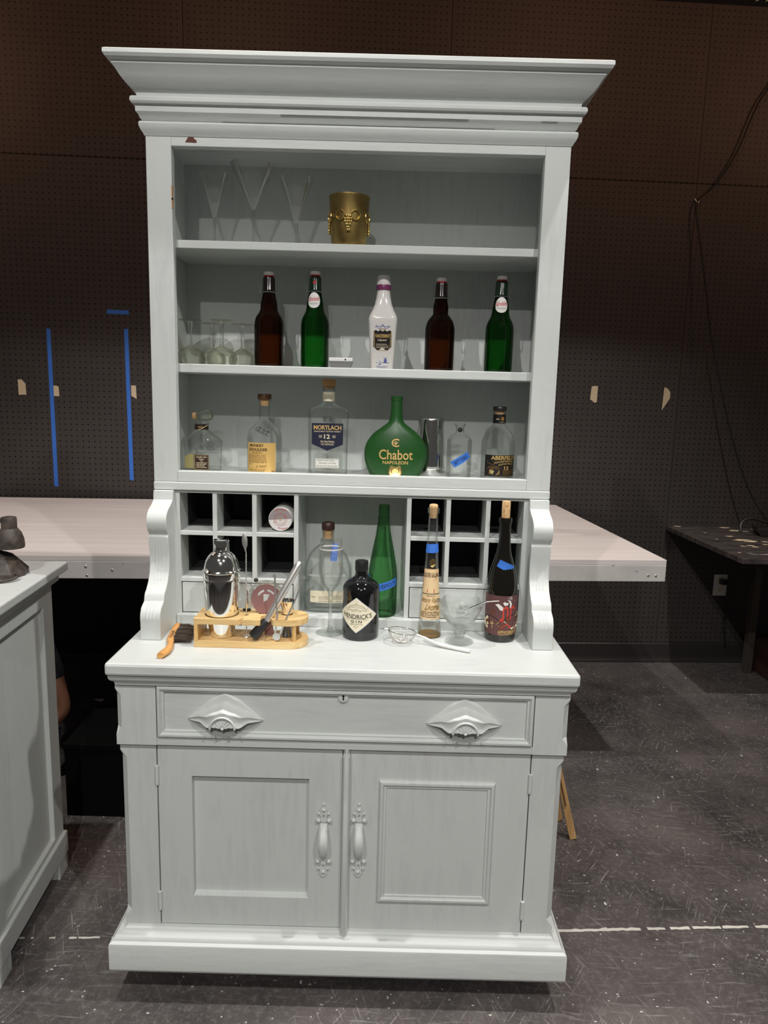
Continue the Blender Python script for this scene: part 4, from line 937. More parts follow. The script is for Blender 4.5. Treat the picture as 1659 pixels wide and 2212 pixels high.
# flat whisky bottle with navy label
t = thing('whisky_bottle', 'rectangular clear whisky bottle with a navy blue label and cork top', 'bottle', (-.0660, .312, Z3))
obj('glass', lathe([sq(.0455, .026, .0005, 7), sq(.0475, .028, .004, 7), sq(.0490, .030, .150, 7), sq(.0490, .030, .165, 6), sq(.0460, .028, .1715, 5), sq(.0340, .023, .177, 3.5), sq(.0190, .0175, .183, 2.2), sq(.0150, .015, .189, 2), sq(.0145, .0145, .219, 2), sq(.0160, .0160, .220, 2), sq(.0160, .0160, .229, 2), sq(.012, .012, .230, 2)], 48), 'glass_clear', t, smooth=25)
nl = obj('neck_label', lathe([(.0153, .1905), (.0150, .2145)], 28, False), 'label_cream', t, smooth=60)
printed('lettering', [T('THE BEAST', 0, .003, .021, .0028), T('OF DUFFTOWN', 0, -.0025, .023, .0028)], cyl(.0155, .2015), 'ink_grey', nl, .0005)
obj('cork', lathe([(.0120, .222), (.0125, .2305)], 20), 'cork', t, smooth=60)
obj('cap', lathe([(.0160, .2305), (.0168, .232), (.0170, .2445), (.0163, .2462), (.003, .2465)], 28), 'cap_light', t, smooth=40)
mp = lambda x, y, e: (x, -.0288 - .0012 * min(1, y / .15) - e, y)
lb = obj('label', shape_patch(lambda x: .064 + .0165 * abs(x) / .0385, lambda x: .1345, -.0385, .0385, mp), 'label_navy', t)
printed('lettering', [T('MORTLACH', 0, .1235, .068, .0115, bold=.03)], mp, 'ink_gold', lb, .0006)
printed('lettering', [T('SINGLE MALT SCOTCH WHISKY', 0, .1135, .066, .0032), T('12', -.001, .1005, .0145, .0115, bold=.02), RECT(-.021, -.013, .1030, .1036), RECT(-.021, -.013, .0975, .0981), T('AGED', -.017, .1005, .008, .0026), RECT(.012, .020, .1030, .1036), RECT(.012, .020, .0975, .0981), T('YEARS', .016, .1005, .009, .0026), T('The Wee Witchie', 0, .0880, .034, .0042), RECT(-.018, .018, .0838, .0843), T('2.81 DISTILLED', 0, .0800, .031, .0032)], mp, 'ink_cream', lb, .0006)
printed('emblem', [LINE([(-.010, .1405), (-.010, .1510), (-.007, .1535), (0, .1485), (.007, .1535), (.010, .1510), (.010, .1405)], .0011), LINE([(-.0075, .1405), (-.0075, .1505), (-.0035, .1475)], .0011), LINE([(.0075, .1405), (.0075, .1505), (.0035, .1475)], .0011), LINE([(-.004, .1405), (-.004, .1475)], .0011), LINE([(.004, .1405), (.004, .1475)], .0011), LINE([(-.010, .1405), (-.004, .1405)], .001), LINE([(.004, .1405), (.010, .1405)], .001)], mp, 'ink_black', t, .0005)
l2 = obj('label', patch(.029, .0195, .0435, mp), 'label_white', t)
printed('lettering', [LINE([(-.0275, .021), (-.0275, .042), (.0275, .042), (.0275, .021), (-.0275, .021)], .0007)] + lines(-.025, .025, .0365, .0408, 2, .4) + [T('George Cowie', 0, .0315, .044, .0055, .4)] + lines(-.025, .025, .0225, .0265, 1, .5), mp, 'ink_grey', l2, .0006)
printed('lettering', [T('70cl e 43.4% alc/vol', 0, .0125, .052, .0042)], mp, 'ink_grey', t, .0006)
# frosted green flask
t = thing('flask_bottle', 'frosted green round flask bottle with gold lettering and wax seal', 'bottle', (.1025, .296, Z3))
fp = smoothprof([(.058, .0195, .0005), (.0635, .0235, .006), (.0735, .0275, .032), (.0775, .0285, .058), (.0730, .0275, .086), (.0560, .0245, .112), (.0340, .0205, .130), (.0195, .0168, .143), (.0148, .0148, .160), (.0138, .0138, .188), (.0134, .0134, .198)], 4)
obj('glass', lathe([(a, c, z, 2.0) for a, c, z in fp] + [(.0146, .0146, .1985, 2), (.0148, .0148, .2085, 2), (.012, .012, .2095, 2), (.0105, .0105, .202, 2)], 48), 'glass_frost_green', t, smooth=50)
def fmap(x, y, e):
    z = max(.001, y)
    for p, q in zip(fp, fp[1:]):
        if p[2] <= z <= q[2]:
            f = (z - p[2]) / (q[2] - p[2]); A = p[0] + (q[0] - p[0]) * f; C_ = p[1] + (q[1] - p[1]) * f; break
    else: A, C_ = fp[-1][0], fp[-1][1]
    return (x, -C_ * math.sqrt(max(.02, 1 - (x / A) ** 2)) - e - .0005, z)
printed('lettering', [T('Chabot', .001, .0600, .083, .026, bold=.012), T('NAPOLEON', 0, .0395, .062, .0088, bold=.02), T('C', -.001, .0905, .019, .021, bold=.006)], fmap, 'ink_gold', t, .0004)
printed('emblem', [POLY([(0, .0965), (.0018, .0925), (.0015, .0865), (-.0015, .0865), (-.0018, .0925)]), LINE([(-.0018, .0885), (-.005, .0930), (-.0058, .0895)], .0014), LINE([(.0018, .0885), (.005, .0930), (.0058, .0895)], .0014), RECT(-.004, .004, .0868, .0880), POLY([(0, .0820), (.002, .0855), (-.002, .0855)])], fmap, 'ink_gold', t, .0008)
sl = obj('wax_seal', xform(lathe([(.0172, 0), (.0172, .002), (.0155, .003), (.0125, .0022), (.003, .0024)], 32), Matrix.Translation((0, -.0268, .0175)) @ Matrix.Rotation(R(80), 4, 'X')), 'brass_bright', t, smooth=40)
obj('seal_rim', xform(torus(.0092, .0009, 28, 6), Matrix.Translation((0, -.0296, .0178))), 'brass', sl, smooth=60)
# steel tin
t = thing('shaker_tin', 'upturned polished steel cocktail tin behind the green flask', 'tin', (.1935, .372, Z3))
obj('body', lathe([(.0415, .0003), (.0425, .002), (.0405, .030), (.0325, .150), (.0315, .1555), (.0285, .158), (.004, .158)], 48), 'steel', t, smooth=40)
# apothecary bottle with tape
prof = smoothprof([(.029, .0005), (.0308, .004), (.031, .03), (.031, .092), (.0295, .104), (.0220, .113), (.0128, .119), (.0106, .125), (.0104, .139)], 4) + [(.0135, .1402), (.0138, .1435), (.0130, .146), (.0095, .146)]
t, g = bottle('apothecary_bottle', 'small clear bottle with a slanted strip of blue tape marked in pen', 'bottle', (.2635, .322, Z3), prof, 'glass_clear')
b = bmesh.new(); ball(b, (0, -.003, .129), .0065, (1, 1, 1.1)); obj('stopper', b, 'black_rubber', t, smooth=60)  # black ball added for a dark lump in the neck, no real stopper
mp = cyl(.0312, 0)
tp = tape('tape', mp, .002, .050, .052, .019, R(35), t, 'tape_blue', .0006)
def rotm(mp, cx, cy, a): return lambda x, y, e: mp(cx + x * math.cos(a) - y * math.sin(a), cy + x * math.sin(a) + y * math.cos(a), e)
printed('handwriting', [T('BITTERS', .0, .0, .036, .0095, .15, 0, 0)], rotm(mp, .002, .050, R(35)), 'ink_black', tp, .0013)
# black label whisky
prof = smoothprof([(.039, .0005), (.0408, .004), (.0415, .03), (.0415, .088), (.0398, .103), (.0345, .118), (.0250, .131), (.0180, .139), (.0152, .147), (.0148, .170)], 4) + [(.0158, .1705), (.0162, .177), (.013, .178)]
t, g = bottle('whisky_bottle', 'clear round whisky bottle with a black and gold label and black cap', 'bottle', (.3605, .322, Z3), prof, 'glass_clear')
nb = obj('neck_band', lathe([(.0160, .1465), (.0158, .1700)], 28, False), 'label_black', t, smooth=60)
printed('emblem', [POLY([(.0045 * math.cos(a) + .006, .0055 * math.sin(a) + .001) for a in [k * PI / 6 for k in range(12)]])], cyl(.016, .158), 'ink_tan', nb, .0005)
printed('lettering', [T('1896', -.006, .0, .008, .0028), RECT(.0, .012, -.0085, -.0078)], cyl(.016, .158), 'ink_cream', nb, .0005)
obj('cork', lathe([(.0115, .170), (.0122, .1788)], 20), 'cork', t, smooth=60)
obj('cap', lathe([(.0162, .1788), (.0168, .180), (.0168, .1895), (.0160, .1905), (.003, .191)], 28), 'black_plastic', t, smooth=40)
mp = cyl(.0417, 0, R(6))
lb = obj('label', patch(.0440, .0085, .0650, mp, 20), 'label_black', t)
printed('lettering', [T('ABERFELDY', .010, .0580, .072, .0105, bold=.02), T('HIGHLAND SINGLE MALT', .010, .0455, .056, .0042, 0, R(3), .01, .0035), T('SCOTCH WHISKY', .014, .0395, .042, .0042, 0, R(2), .01, .003), T('12', .0135, .0315, .0125, .0088, bold=.02)], mp, 'ink_gold', lb, .0006)
printed('lettering', [T('GUARANTEED', -.020, .0335, .026, .0028), RECT(-.038, .0, .0300, .0306), LINE([(-.036, .0475), (-.02, .0495), (.0, .0505)], .0009), LINE([(-.036, .044), (-.026, .041), (-.016, .0375)], .0008), RECT(.022, .040, .0345, .0350), RECT(.022, .040, .0285, .0290)] + lines(.004, .038, .014, .0265, 4, .3) + [RECT(-.040, -.030, .0105, .0110), RECT(-.002, .040, .0105, .0112)], mp, 'ink_tan', lb, .0006)
printed('barrel_drawing', [POLY([(-.030, .026), (-.022, .029), (-.012, .029), (-.004, .026), (-.004, .015), (-.012, .0115), (-.022, .0115), (-.030, .015)])], mp, 'ink_tan', lb, .0007)
printed('barrel_drawing', [POLY([(-.028, .0245), (-.017, .0245), (-.0185, .0170), (-.0225, .0145), (-.0265, .0170)])], mp, 'label_oldgold', lb, .0010)

for o in list(COL.objects):
    if o.parent is None and 'label' in o and abs(o.location.z - Z3) < 1e-6 and o.type == 'EMPTY':
        hmax = max((c.data.vertices[i].co.z for c in o.children if c.type == 'MESH' for i in range(len(c.data.vertices))), default=.2)
        o.scale.z = 1 - 0.0113 / max(hmax, .12)
# ================================================================== THINGS ON THE WORKTOP
# --- bamboo rack
RX, RY = -.2135, .0855
t = thing('bar_tool_rack', 'bamboo rack with a rounded end holding the bar tools', 'rack', (RX, RY, ZW))
rnd_end = lambda x0, r, n=14: [(x0 + r * math.cos(a), r * math.sin(a)) for a in [-PI / 2 + PI * k / n for k in range(n + 1)]]
base_o = [(-.1255, -.0425), (.083, -.0425)] + rnd_end(.083, .0425)[1:-1] + [(.083, .0425), (-.1255, .0425)]
me = plate(base_o, [], .015); shift(me, (0, 0, .0078)); obj('base_board', me, 'bamboo', t, bevel=.0012)
top_o = [(-.1255, -.0425), (-.026, -.0425), (-.019, -.030), (-.014, -.030), (-.019, -.0425), (.020, -.0425), (.0225, -.039), (.0205, -.014), (.026, -.006), (.041, -.006), (.0465, -.034), (.052, -.041), (.083, -.0425)] + rnd_end(.083, .0425)[1:-1] + [(.083, .0425), (-.1255, .0425)]
me = plate(top_o, [circ(.0385, 36, -.0715, 0), circ(.0055, 14, -.0145, -.008), circ(.013, 18, .076, .008), [(.0115, .003), (.0435, .003), (.0435, .023), (.0115, .023)], [(.0525, -.0402), (.0810, -.0402), (.0810, -.0325), (.0525, -.0325)]], .013); shift(me, (0, 0, .0598)); obj('top_board', me, 'bamboo', t, bevel=.001)
obj('end_board', box(-.1255, -.1165, -.0425, .0425, .0153, .0533), 'bamboo_v', t, bevel=.001)
for y in (-.030, .030): obj('dowel', lathe([(.0052, .0153), (.0052, .0533)], 16, True, None, .0965, y), 'bamboo_v', t, smooth=50)
# --- shaker
t = thing('cocktail_shaker', 'polished steel cocktail shaker standing in the bamboo rack', 'shaker', (-.285, RY, ZW + .0155))
obj('cup', lathe(smoothprof([(.0255, .0003), (.0275, .003), (.0290, .012), (.0325, .035), (.0372, .062), (.0400, .095), (.0405, .128), (.0402, .136)], 4), 48), 'steel', t, smooth=50)
obj('strainer_top', lathe([(.0408, .1355), (.0412, .137), (.0412, .1505), (.0428, .152), (.0424, .154), (.0392, .1565), (.0386, .162), (.0350, .176), (.0290, .187), (.0215, .1935), (.0190, .1945), (.0180, .196)], 48), 'steel', t, smooth=40)
obj('cap', lathe([(.0184, .1955), (.0184, .199), (.0178, .2002), (.0182, .2014), (.0176, .2045), (.0181, .206), (.0176, .2095), (.0178, .2195), (.0168, .2225), (.0120, .224), (.003, .2245)], 36), 'steel', t, smooth=40)
# --- bar spoon
t = thing('bar_spoon', 'long twisted steel bar spoon standing upright beside the shaker', 'spoon', (-.228, .0775, ZW + .0155))
ro = [(math.cos(z * 900) * .0006, math.sin(z * 900) * .0006, z) for z in [.003 + .197 * k / 120 for k in range(121)]]
obj('twisted_rod', tube(ro, .0013, 6), 'steel_brushed', t, smooth=60)
obj('disc_end', lathe([(.009, 0), (.0098, .001), (.009, .0025), (.0015, .0035)], 24), 'steel_brushed', t, smooth=40)
b = loft([[(w * math.cos(a), w * .22 * math.sin(a) - .0015, z) for a in [k * PI / 6 for k in range(12)]] for z, w in ((.199, .0013), (.206, .0025), (.214, .0056), (.226, .0066), (.236, .0045), (.241, .001))]); xform(b, Matrix.Rotation(R(-4), 4, 'Y')); shift(b, (.013, 0, 0)); obj('spoon_bowl', b, 'steel_brushed', t, smooth=60)
# --- hawthorne strainer
t = thing('cocktail_strainer', 'round steel cocktail strainer with a coil spring propped in the rack', 'strainer', (-.186, .098, ZW + .0155))
def slot(a0, a1, r0, r1, n=8): return [(r1 * math.cos(a0 + (a1 - a0) * k / n), r1 * math.sin(a0 + (a1 - a0) * k / n)) for k in range(n + 1)] + [(r0 * math.cos(a1 + (a0 - a1) * k / n), r0 * math.sin(a1 + (a0 - a1) * k / n)) for k in range(n + 1)]
out = circ(.0345, 30, 0, 0, R(-62), R(242)) + [(-.010, -.045), (-.010, -.082), (.010, -.082), (.010, -.045)]
me = plate(out, [slot(R(100), R(150), .018, .0225), slot(R(30), R(78), .018, .0225), [(-.006, .012), (.008, .010), (.002, -.002), (-.007, -.006)], [(-.003, -.030), (.003, -.030), (.003, -.045), (-.003, -.045)]], .0014)
LEAN = Matrix.Translation((0, 0, .0835)) @ Matrix.Rotation(R(-6), 4, 'Y') @ Matrix.Rotation(R(82), 4, 'X')
obj('plate', xform(me, LEAN), 'steel_rose_reflection', t)
sp = []
for k in range(0, 46 * 8 + 1):
    u = k / (46 * 8); a = R(-14 + 218 * u); ph = 2 * PI * 46 * u; rr = .0385 + .0052 * math.cos(ph); sp.append(LEAN @ Vector((rr * math.cos(a), rr * math.sin(a), .0052 * math.sin(ph))))
obj('spring', tube(sp, .0006, 4), 'steel', t)
b = bmesh.new(); ball(b, LEAN @ Vector((-.020, .0455, 0)), .0052); obj('tab', b, 'black_plastic', t, smooth=60)
b = bmesh.new(); ball(b, LEAN @ Vector((.0435, .012, -.006)), .0055); obj('tab', b, 'steel_brushed', t, smooth=60)
# --- muddler
t = thing('muddler', 'brushed steel muddler with a black head leaning in the rack', 'muddler', (-.2005, .0535, ZW + .0190))
p0, p1, p2 = Vector((-.006, 0, .008)), Vector((.022, .004, .042)), Vector((.094, .030, .174))
obj('rod', tube([p1, p1 + (p2 - p1) * .08, p1 + (p2 - p1) * .5, p1 + (p2 - p1) * .92, p1 + (p2 - p1) * .98, p2], [.0078, .0080, .0082, .0084, .0072, .003], 20), 'steel_brushed', t, smooth=50)
d = (p1 - p0).normalized(); obj('head', tube([p0 - d * .003, p0, p0 + d * .012, p1 - d * .004, p1 + d * .001], [.0105, .0122, .0118, .0100, .0085], 20), 'black_rubber', t, smooth=40)
# --- tongs
t = thing('ice_tongs', 'steel ice tongs with a round hinge standing open in the rack', 'tongs', (-.155, .0488, ZW + .0155))
b = lathe([(.0085, 0), (.0085, .003)], 24); xform(b, Matrix.Translation((0, 0, .0125)) @ Matrix.Rotation(R(90), 4, 'X')); obj('hinge', b, 'steel_brushed', t, smooth=40)
for pts in ([(-.004, 0, .015), (.001, 0, .06), (-.003, .0, .115), (-.004, .0, .152)], [(.006, 0, .015), (.022, 0, .055), (.042, .001, .10), (.058, .002, .148)]):
    cc = curve(pts, 5); obj('arm', loft([[(p[0] - .0018, p[1] - .0008, p[2]), (p[0] + .0018, p[1] - .0008, p[2]), (p[0] + .0018, p[1] + .0008, p[2]), (p[0] - .0018, p[1] + .0008, p[2])] for p in cc]), 'steel_brushed', t)
    e = pts[-1]; b = bmesh.new()
    for k in range(3): tube([(e[0] - .003 + .003 * k, e[1] - .002, e[2] - .002), (e[0] - .003 + .0035 * k, e[1] - .003, e[2] + .006)], [.0014, .0006], 6, b)
    o = obj('claw', b, 'steel_brushed', t); o['kind'] = 'stuff'
# --- jigger
t = thing('jigger', 'double-ended steel jigger seated in the rounded end of the rack', 'jigger', (-.1375, .0935, ZW + .0155))
obj('cups', lathe(smoothprof([(.0165, .0003), (.0150, .006), (.0080, .028), (.0062, .034), (.0078, .040), (.0122, .062), (.0172, .0835)], 3), 32, False), 'steel', t, smooth=50)
# --- pourer
t = thing('bottle_pourer', 'small steel bottle pourer with a black base on the rack top', 'pourer', (-.2335, .112, ZW + .0668))
obj('base', lathe([(.0088, 0), (.0095, .001), (.0095, .003), (.006, .0045)], 24), 'black_rubber', t, smooth=40)
obj('spout', lathe([(.0042, .004), (.0046, .016), (.0038, .036), (.0026, .046), (.0020, .047)], 18), 'steel', t, smooth=50)
# --- counter brush
t = thing('counter_brush', 'wooden-handled counter brush with dark bristles lying on the worktop', 'brush', (-.395, .07, ZW))
hb = []
cen = curve([(.0045, -.104), (.0075, -.085), (.0095, -.060), (.0060, -.035), (-.001, -.012), (-.006, .015), (-.012, .060), (-.016, .098)], 4); n_ = len(cen)
wid = [.0075, .0105, .0085, .0068, .0085, .0095, .0092, .0085]
for i, p in enumerate(cen):
    q = min(i / 4, 6.999); k = int(q); w = wid[k] + (wid[min(k + 1, 7)] - wid[k]) * (q - k)
    hb.append([(p[0] + w * math.cos(a), p[1], .0072 + .0068 * math.sin(a)) for a in [j * PI / 6 for j in range(12)]])
obj('handle', loft(hb), 'handle_wood', t, smooth=60)
b = bmesh.new(); rnd = random.Random(5)
for k in range(260):
    y = rnd.uniform(-.008, .096); f = (y + .008) / .104; x0 = -.0035 - .0125 * f + .005; L = rnd.uniform(.036, .046)
    z0 = rnd.uniform(.003, .0125); tube([(x0, y, z0), (x0 + L * .5, y + rnd.uniform(-.002, .002), z0 * .95 + .0008), (x0 + L, y + rnd.uniform(-.004, .003), max(.0008, z0 * .8))], [.0009, .0008, .0004], 3, b)
o = obj('bristles', b, 'bristle', t); o['kind'] = 'stuff'
printed('lettering', [T('SCALLOP', 0, 0, .046, .0062)], lambda x, y, e: ((lambda u, v: (-.0055 + u * -.1 - v * .99, .016 + u * .99 - v * .1, .0143))(x, y)), 'ink_brown', t)
# --- flute
t = thing('champagne_flute', 'clear champagne flute with a frosted ring near its rim', 'glass', (-.0445, .166, ZW))
obj('bowl', lathe(smoothprof([(.004, .104), (.012, .109), (.0205, .122), (.0275, .146), (.0288, .165), (.0278, .195), (.0258, .229)], 5), 40, False), 'glass_thin', t, smooth=60)
obj('frosted_ring', lathe([(.0274, .2060), (.0276, .2062), (.0273, .2092), (.0271, .2090)], 40, False), 'label_white', t, smooth=60)
obj('stem', lathe([(.0095, .0035), (.0055, .012), (.0042, .030), (.0040, .080), (.0052, .098), (.0085, .106), (.004, .108)], 18), 'glass_cut', t, smooth=60)
obj('foot', lathe([(.0335, .0003), (.0345, .0012), (.020, .0028), (.0095, .0045)], 40), 'glass_clear', t, smooth=50)
# --- gin bottle
prof = [(.0400, .0005), (.0425, .003), (.0430, .0085), (.0424, .0105), (.0433, .0125)] + smoothprof([(.0433, .020), (.0433, .090), (.0433, .114), (.0418, .124), (.0330, .135), (.0215, .142), (.0162, .147), (.0150, .152), (.0148, .160)], 4)
t, g = bottle('gin_bottle', 'squat black gin bottle with a cream diamond-shaped label', 'bottle', (.0292, .150, ZW), prof, 'glass_black', seg=48)
obj('cap', lathe([(.0152, .1600), (.0156, .1612), (.0156, .1800), (.0148, .1832), (.003, .1838)], 32), 'black_rubber', t, smooth=40)
mp = cyl(.0435, .0625, R(-12))
def diamond(hw, hh): return shape_patch(lambda x: -hh * (1 - abs(x) / hw), lambda x: hh * (1 - abs(x) / hw), -hw, hw, mp, 24, 6)
lb = obj('label', diamond(.0525, .0425), 'label_white', t); l2 = obj('label_field', shape_patch(lambda x: -.0400 * (1 - abs(x) / .0495), lambda x: .0400 * (1 - abs(x) / .0495), -.0495, .0495, mp, 24, 6, .0005), 'label_cream', lb)
printed('lettering', [T("HENDRICK'S", .001, .0005, .072, .0112, bold=.008, arch=-.0035), T('G I N', 0, -.0145, .026, .0062, bold=.02)], mp, 'ink_black', lb, .0009)
printed('ornament', [LINE([(-.022, .013), (-.018, .020), (-.010, .023), (0, .0265), (.010, .023), (.018, .020), (.022, .013)], .0012), LINE([(-.020, .017), (-.008, .0185), (0, .022), (.008, .0185), (.020, .017)], .0009), LINE([(-.024, .010), (-.014, .0135), (-.008, .009)], .0011), LINE([(.024, .010), (.014, .0135), (.008, .009)], .0011), LINE([(-.010, .011), (0, .016), (.010, .011)], .001), LINE([(-.006, .009), (0, .013), (.006, .009)], .001), LINE([(-.028, .012), (-.026, .018), (-.023, .013)], .0009), LINE([(.028, .012), (.026, .018), (.023, .013)], .0009), LINE([(0, .0265), (0, .031)], .0012),
        LINE([(-.028, -.0105), (-.016, -.0125)], .0006), LINE([(.028, -.0105), (.016, -.0125)], .0006), T('DISTILLED & BOTTLED IN SCOTLAND', 0, -.0085, .044, .0020), T('SMALL BATCH', 0, -.0215, .030, .0034, arch=.001), LINE([(-.006, -.0265), (0, -.0300), (.006, -.0265), (0, -.0245), (-.006, -.0265)], .0009)], mp, 'ink_grey', lb, .0009)
# --- tall conical liqueur bottle
def tall_r(z): return .029 + (.0125 - .029) * min(1, z / .235) ** .82
prof = [(.0272, .0005), (.029, .003)] + [(tall_r(z), z) for z in (.01, .03, .06, .10, .14, .18, .21, .235)] + [(.0118, .265), (.0112, .290), (.0112, .296), (.0138, .297), (.0138, .309), (.010, .310)]
t, g = bottle('liqueur_bottle', 'tall slender conical clear bottle with a peach label and cork', 'bottle', (.194, .167, ZW), prof, 'glass_clear', seg=14, smooth=20)
obj('liquor', lathe([(.0255, .0015), (.0268, .003), (.0266, .0058)], 28), 'liquor', t, smooth=50)
obj('cork', lathe([(.0080, .286), (.0098, .309), (.0104, .3115), (.0100, .3165), (.0075, .3185), (.002, .3175)], 20), 'cork', t, smooth=50)
mp = lambda x, y, e: ((lambda r, a: (r * math.sin(a), -r * math.cos(a), y))(tall_r(y) + .0005 + e, x))
lb = obj('label', shape_patch(lambda x: .046, lambda x: .166, -1.25, 1.25, mp, 24, 8, .0002), 'label_peach', t)
def fprint(name, items, mat, lift=.0006): return printed(name, items, lambda x, y, e: mp(x / .020, y, e), mat, lb, lift)
fprint('orange_field', [POLY([(-.0245, .118), (-.022, .125), (-.006, .129), (.004, .138), (.012, .141), (.014, .166), (-.0245, .166)])], 'label_orange', .0005)
fprint('lettering', [T('LIQUORE GALLIANO', 0, .1515, .046, .0125, bold=.012)], 'ink_brown', .0009)
fprint('fort_drawing', [POLY([(-.010, .1095), (-.009, .1185), (.007, .1195), (.007, .1085)])], 'label_skyred', .0008)
fprint('grass_drawing', [RECT(-.024, .024, .1065, .1085)], 'label_olive', .0009)
fprint('lettering', [T('Arturo Vaccari', .001, .0930, .046, .012, .35, 0, .012), T('Livorno', .005, .0765, .030, .0165, .35, 0, .015)], 'ink_tan', .0009)
fprint('lettering', [T('SPECIALITA', 0, .1025, .020, .0026)] + lines(-.022, .022, .050, .066, 4, .35), 'ink_brown', .0009)
md = lambda x, y, e: mp(x / .020 + R(4), y + .181, e)
mo = printed('medal', [POLY([(.0088 * math.cos(a), .0096 * math.sin(a)) for a in [k * PI / 12 for k in range(24)]])], md, 'brass_bright', t, .0006)
printed('medal_figure', [POLY([(-.001, -.004), (.0015, -.004), (.001, .0), (.0025, .003), (.0, .0045), (-.0015, .002)]), LINE([(.0062 * math.cos(a), .0068 * math.sin(a)) for a in [k * PI / 12 for k in range(25)]], .0007)], md, 'ink_brown', mo, .0010)
tape('tape', lambda x, y, e: mp(x / .0155, y, e), .0, .2155, .038, .021, R(3), t, 'tape_blue', .0008)
# --- cut glass dessert bowl
t = thing('dessert_bowl', 'footed cut-glass dessert bowl with a wavy rim', 'bowl', (.262, .126, ZW))
rows = [(.0335, .0004), (.0340, .0016), (.0180, .0045), (.0105, .009), (.0088, .014), (.0135, .019), (.0135, .024), (.0090, .030), (.0120, .034), (.0260, .044), (.0400, .060), (.0500, .080), (.0555, .096), (.0530, .0955), (.0470, .079), (.0370, .060), (.0230, .047), (.004, .041)]
rings = []
for i, (r, z) in enumerate(rows):
    am = 0.0 if i < 3 else (.05 if i < 9 else .022); top = z > .09
    rings.append([((r * (1 + am * math.cos(9 * a))) * math.cos(a), (r * (1 + am * math.cos(9 * a))) * math.sin(a), z + (.0032 * math.cos(9 * a) if top else 0)) for a in [2 * PI * k / 72 for k in range(72)]])
obj('glass', loft(rings), 'glass_cut', t, smooth=35)
t = thing('dessert_spoon', 'thin steel spoon resting in the cut-glass dessert bowl', 'spoon', (.300, .112, ZW + .055))
obj('spoon_handle', tube(curve([(-.030, .008, .022), (.0, .002, .0385), (.018, -.003, .0475), (.047, -.012, .0535)]), [.0018] * 13 + [.0012] * 6, 6), 'steel', t, smooth=60)
b = bmesh.new(); ball(b, (-.038, .010, .016), .010, (1.2, .8, .35)); obj('spoon_bowl', b, 'steel', t, smooth=60)
# --- tea strainer
t = thing('tea_strainer', 'small round mesh strainer with a white handle on the worktop', 'strainer', (.1275, .112, ZW))
TL = Matrix.Translation((0, 0, .0268)) @ Matrix.Rotation(R(7), 4, 'Y') @ Matrix.Rotation(R(-3), 4, 'X')
b = bmesh.new(); rg = []
for k in range(9):
    a = PI / 2 * k / 8 * .96; rg.append([TL @ Vector((.0315 * math.cos(a) * math.cos(c), .0315 * math.cos(a) * math.sin(c), -.0262 * math.sin(a))) for c in [2 * PI * j / 32 for j in range(32)]])
loft(rg, True, True, b); o = obj('mesh_bowl', b, 'mesh_wire', t); w = o.modifiers.new('wire', 'WIREFRAME'); w.thickness = .00075; w.use_replace = True
b = xform(tube([(.0325 * math.cos(a), .0325 * math.sin(a), 0) for a in [2 * PI * k / 40 for k in range(41)]], .0013, 8), TL); obj('rim', b, 'steel', t, smooth=60)
obj('handle', tube(curve([(.034, -.006, .0215), (.05, -.012, .0165), (.08, -.028, .0085), (.118, -.046, .0052), (.152, -.062, .0048)]), [.0022] * 6 + [.0032] * 6 + [.0042] * 6 + [.0046] * 7, 10), 'plastic_white', t, smooth=60)
obj('rest_hook', xform(tube([(-.0325, 0, 0), (-.041, .002, -.001), (-.045, .006, -.003)], .0012, 6), TL), 'steel', t)
# --- wine bottle
prof = smoothprof([(.0345, .0005), (.0368, .004), (.0373, .02), (.0373, .090), (.0373, .112), (.0362, .130), (.0315, .158), (.0235, .188), (.0172, .210), (.0148, .232), (.0136, .262), (.0132, .280)], 4) + [(.0152, .2805), (.0154, .2905), (.0140, .293), (.0105, .293)]
t, g = bottle('wine_bottle', 'dark wine bottle with an illustrated label, blue tape and raised cork', 'bottle', (.3620, .160, ZW), prof, 'glass_wine', seg=48)
ck = obj('cork', lathe([(.0092, .288), (.0098, .294), (.0100, .329), (.0092, .3312), (.002, .3315)], 24), 'cork', t, smooth=50)
printed('cork_marks', [LINE([(-.0085, -.004), (-.0055, -.008), (-.0085, -.012)], .0008), LINE([(.0085, -.004), (.0055, -.008), (.0085, -.012)], .0008), LINE([(.0018 * math.cos(a), .0018 * math.sin(a) + .004) for a in [k * PI / 6 for k in range(13)]], .0007)], cyl(.0101, .317), 'ink_brown', ck, .0003)
mp = cyl(.0375, 0)
lb = obj('label', patch(.056, .0185, .1135, mp, 24), 'label_plum', t)
def wp(name, items, mat, lift): return printed(name, items, mp, mat, lb, lift)
wp('label_sky', [POLY([(.008, .108), (.018, .113), (.040, .1135), (.054, .108), (.044, .098), (.030, .100), (.018, .104)])], 'label_grey', .0006)
wp('label_rock', [POLY([(-.052, .060), (-.052, .108), (-.034, .112), (-.022, .100), (-.026, .084), (-.018, .070), (-.030, .058)])], 'label_umber', .0006)
wp('label_arches', [POLY([(-.002, .050), (-.002, .083), (.004, .0895), (.010, .0875), (.012, .080), (.012, .056), (.0085, .056), (.0085, .080), (.005, .0845), (.0015, .080), (.0015, .050)]), POLY([(.016, .058), (.016, .083), (.021, .0900), (.028, .088), (.030, .081), (.0265, .080), (.0235, .085), (.0195, .081), (.0195, .058)]), POLY([(-.010, .053), (-.006, .050), (-.002, .050), (-.002, .060), (-.006, .058)])], 'label_skyred', .0007)
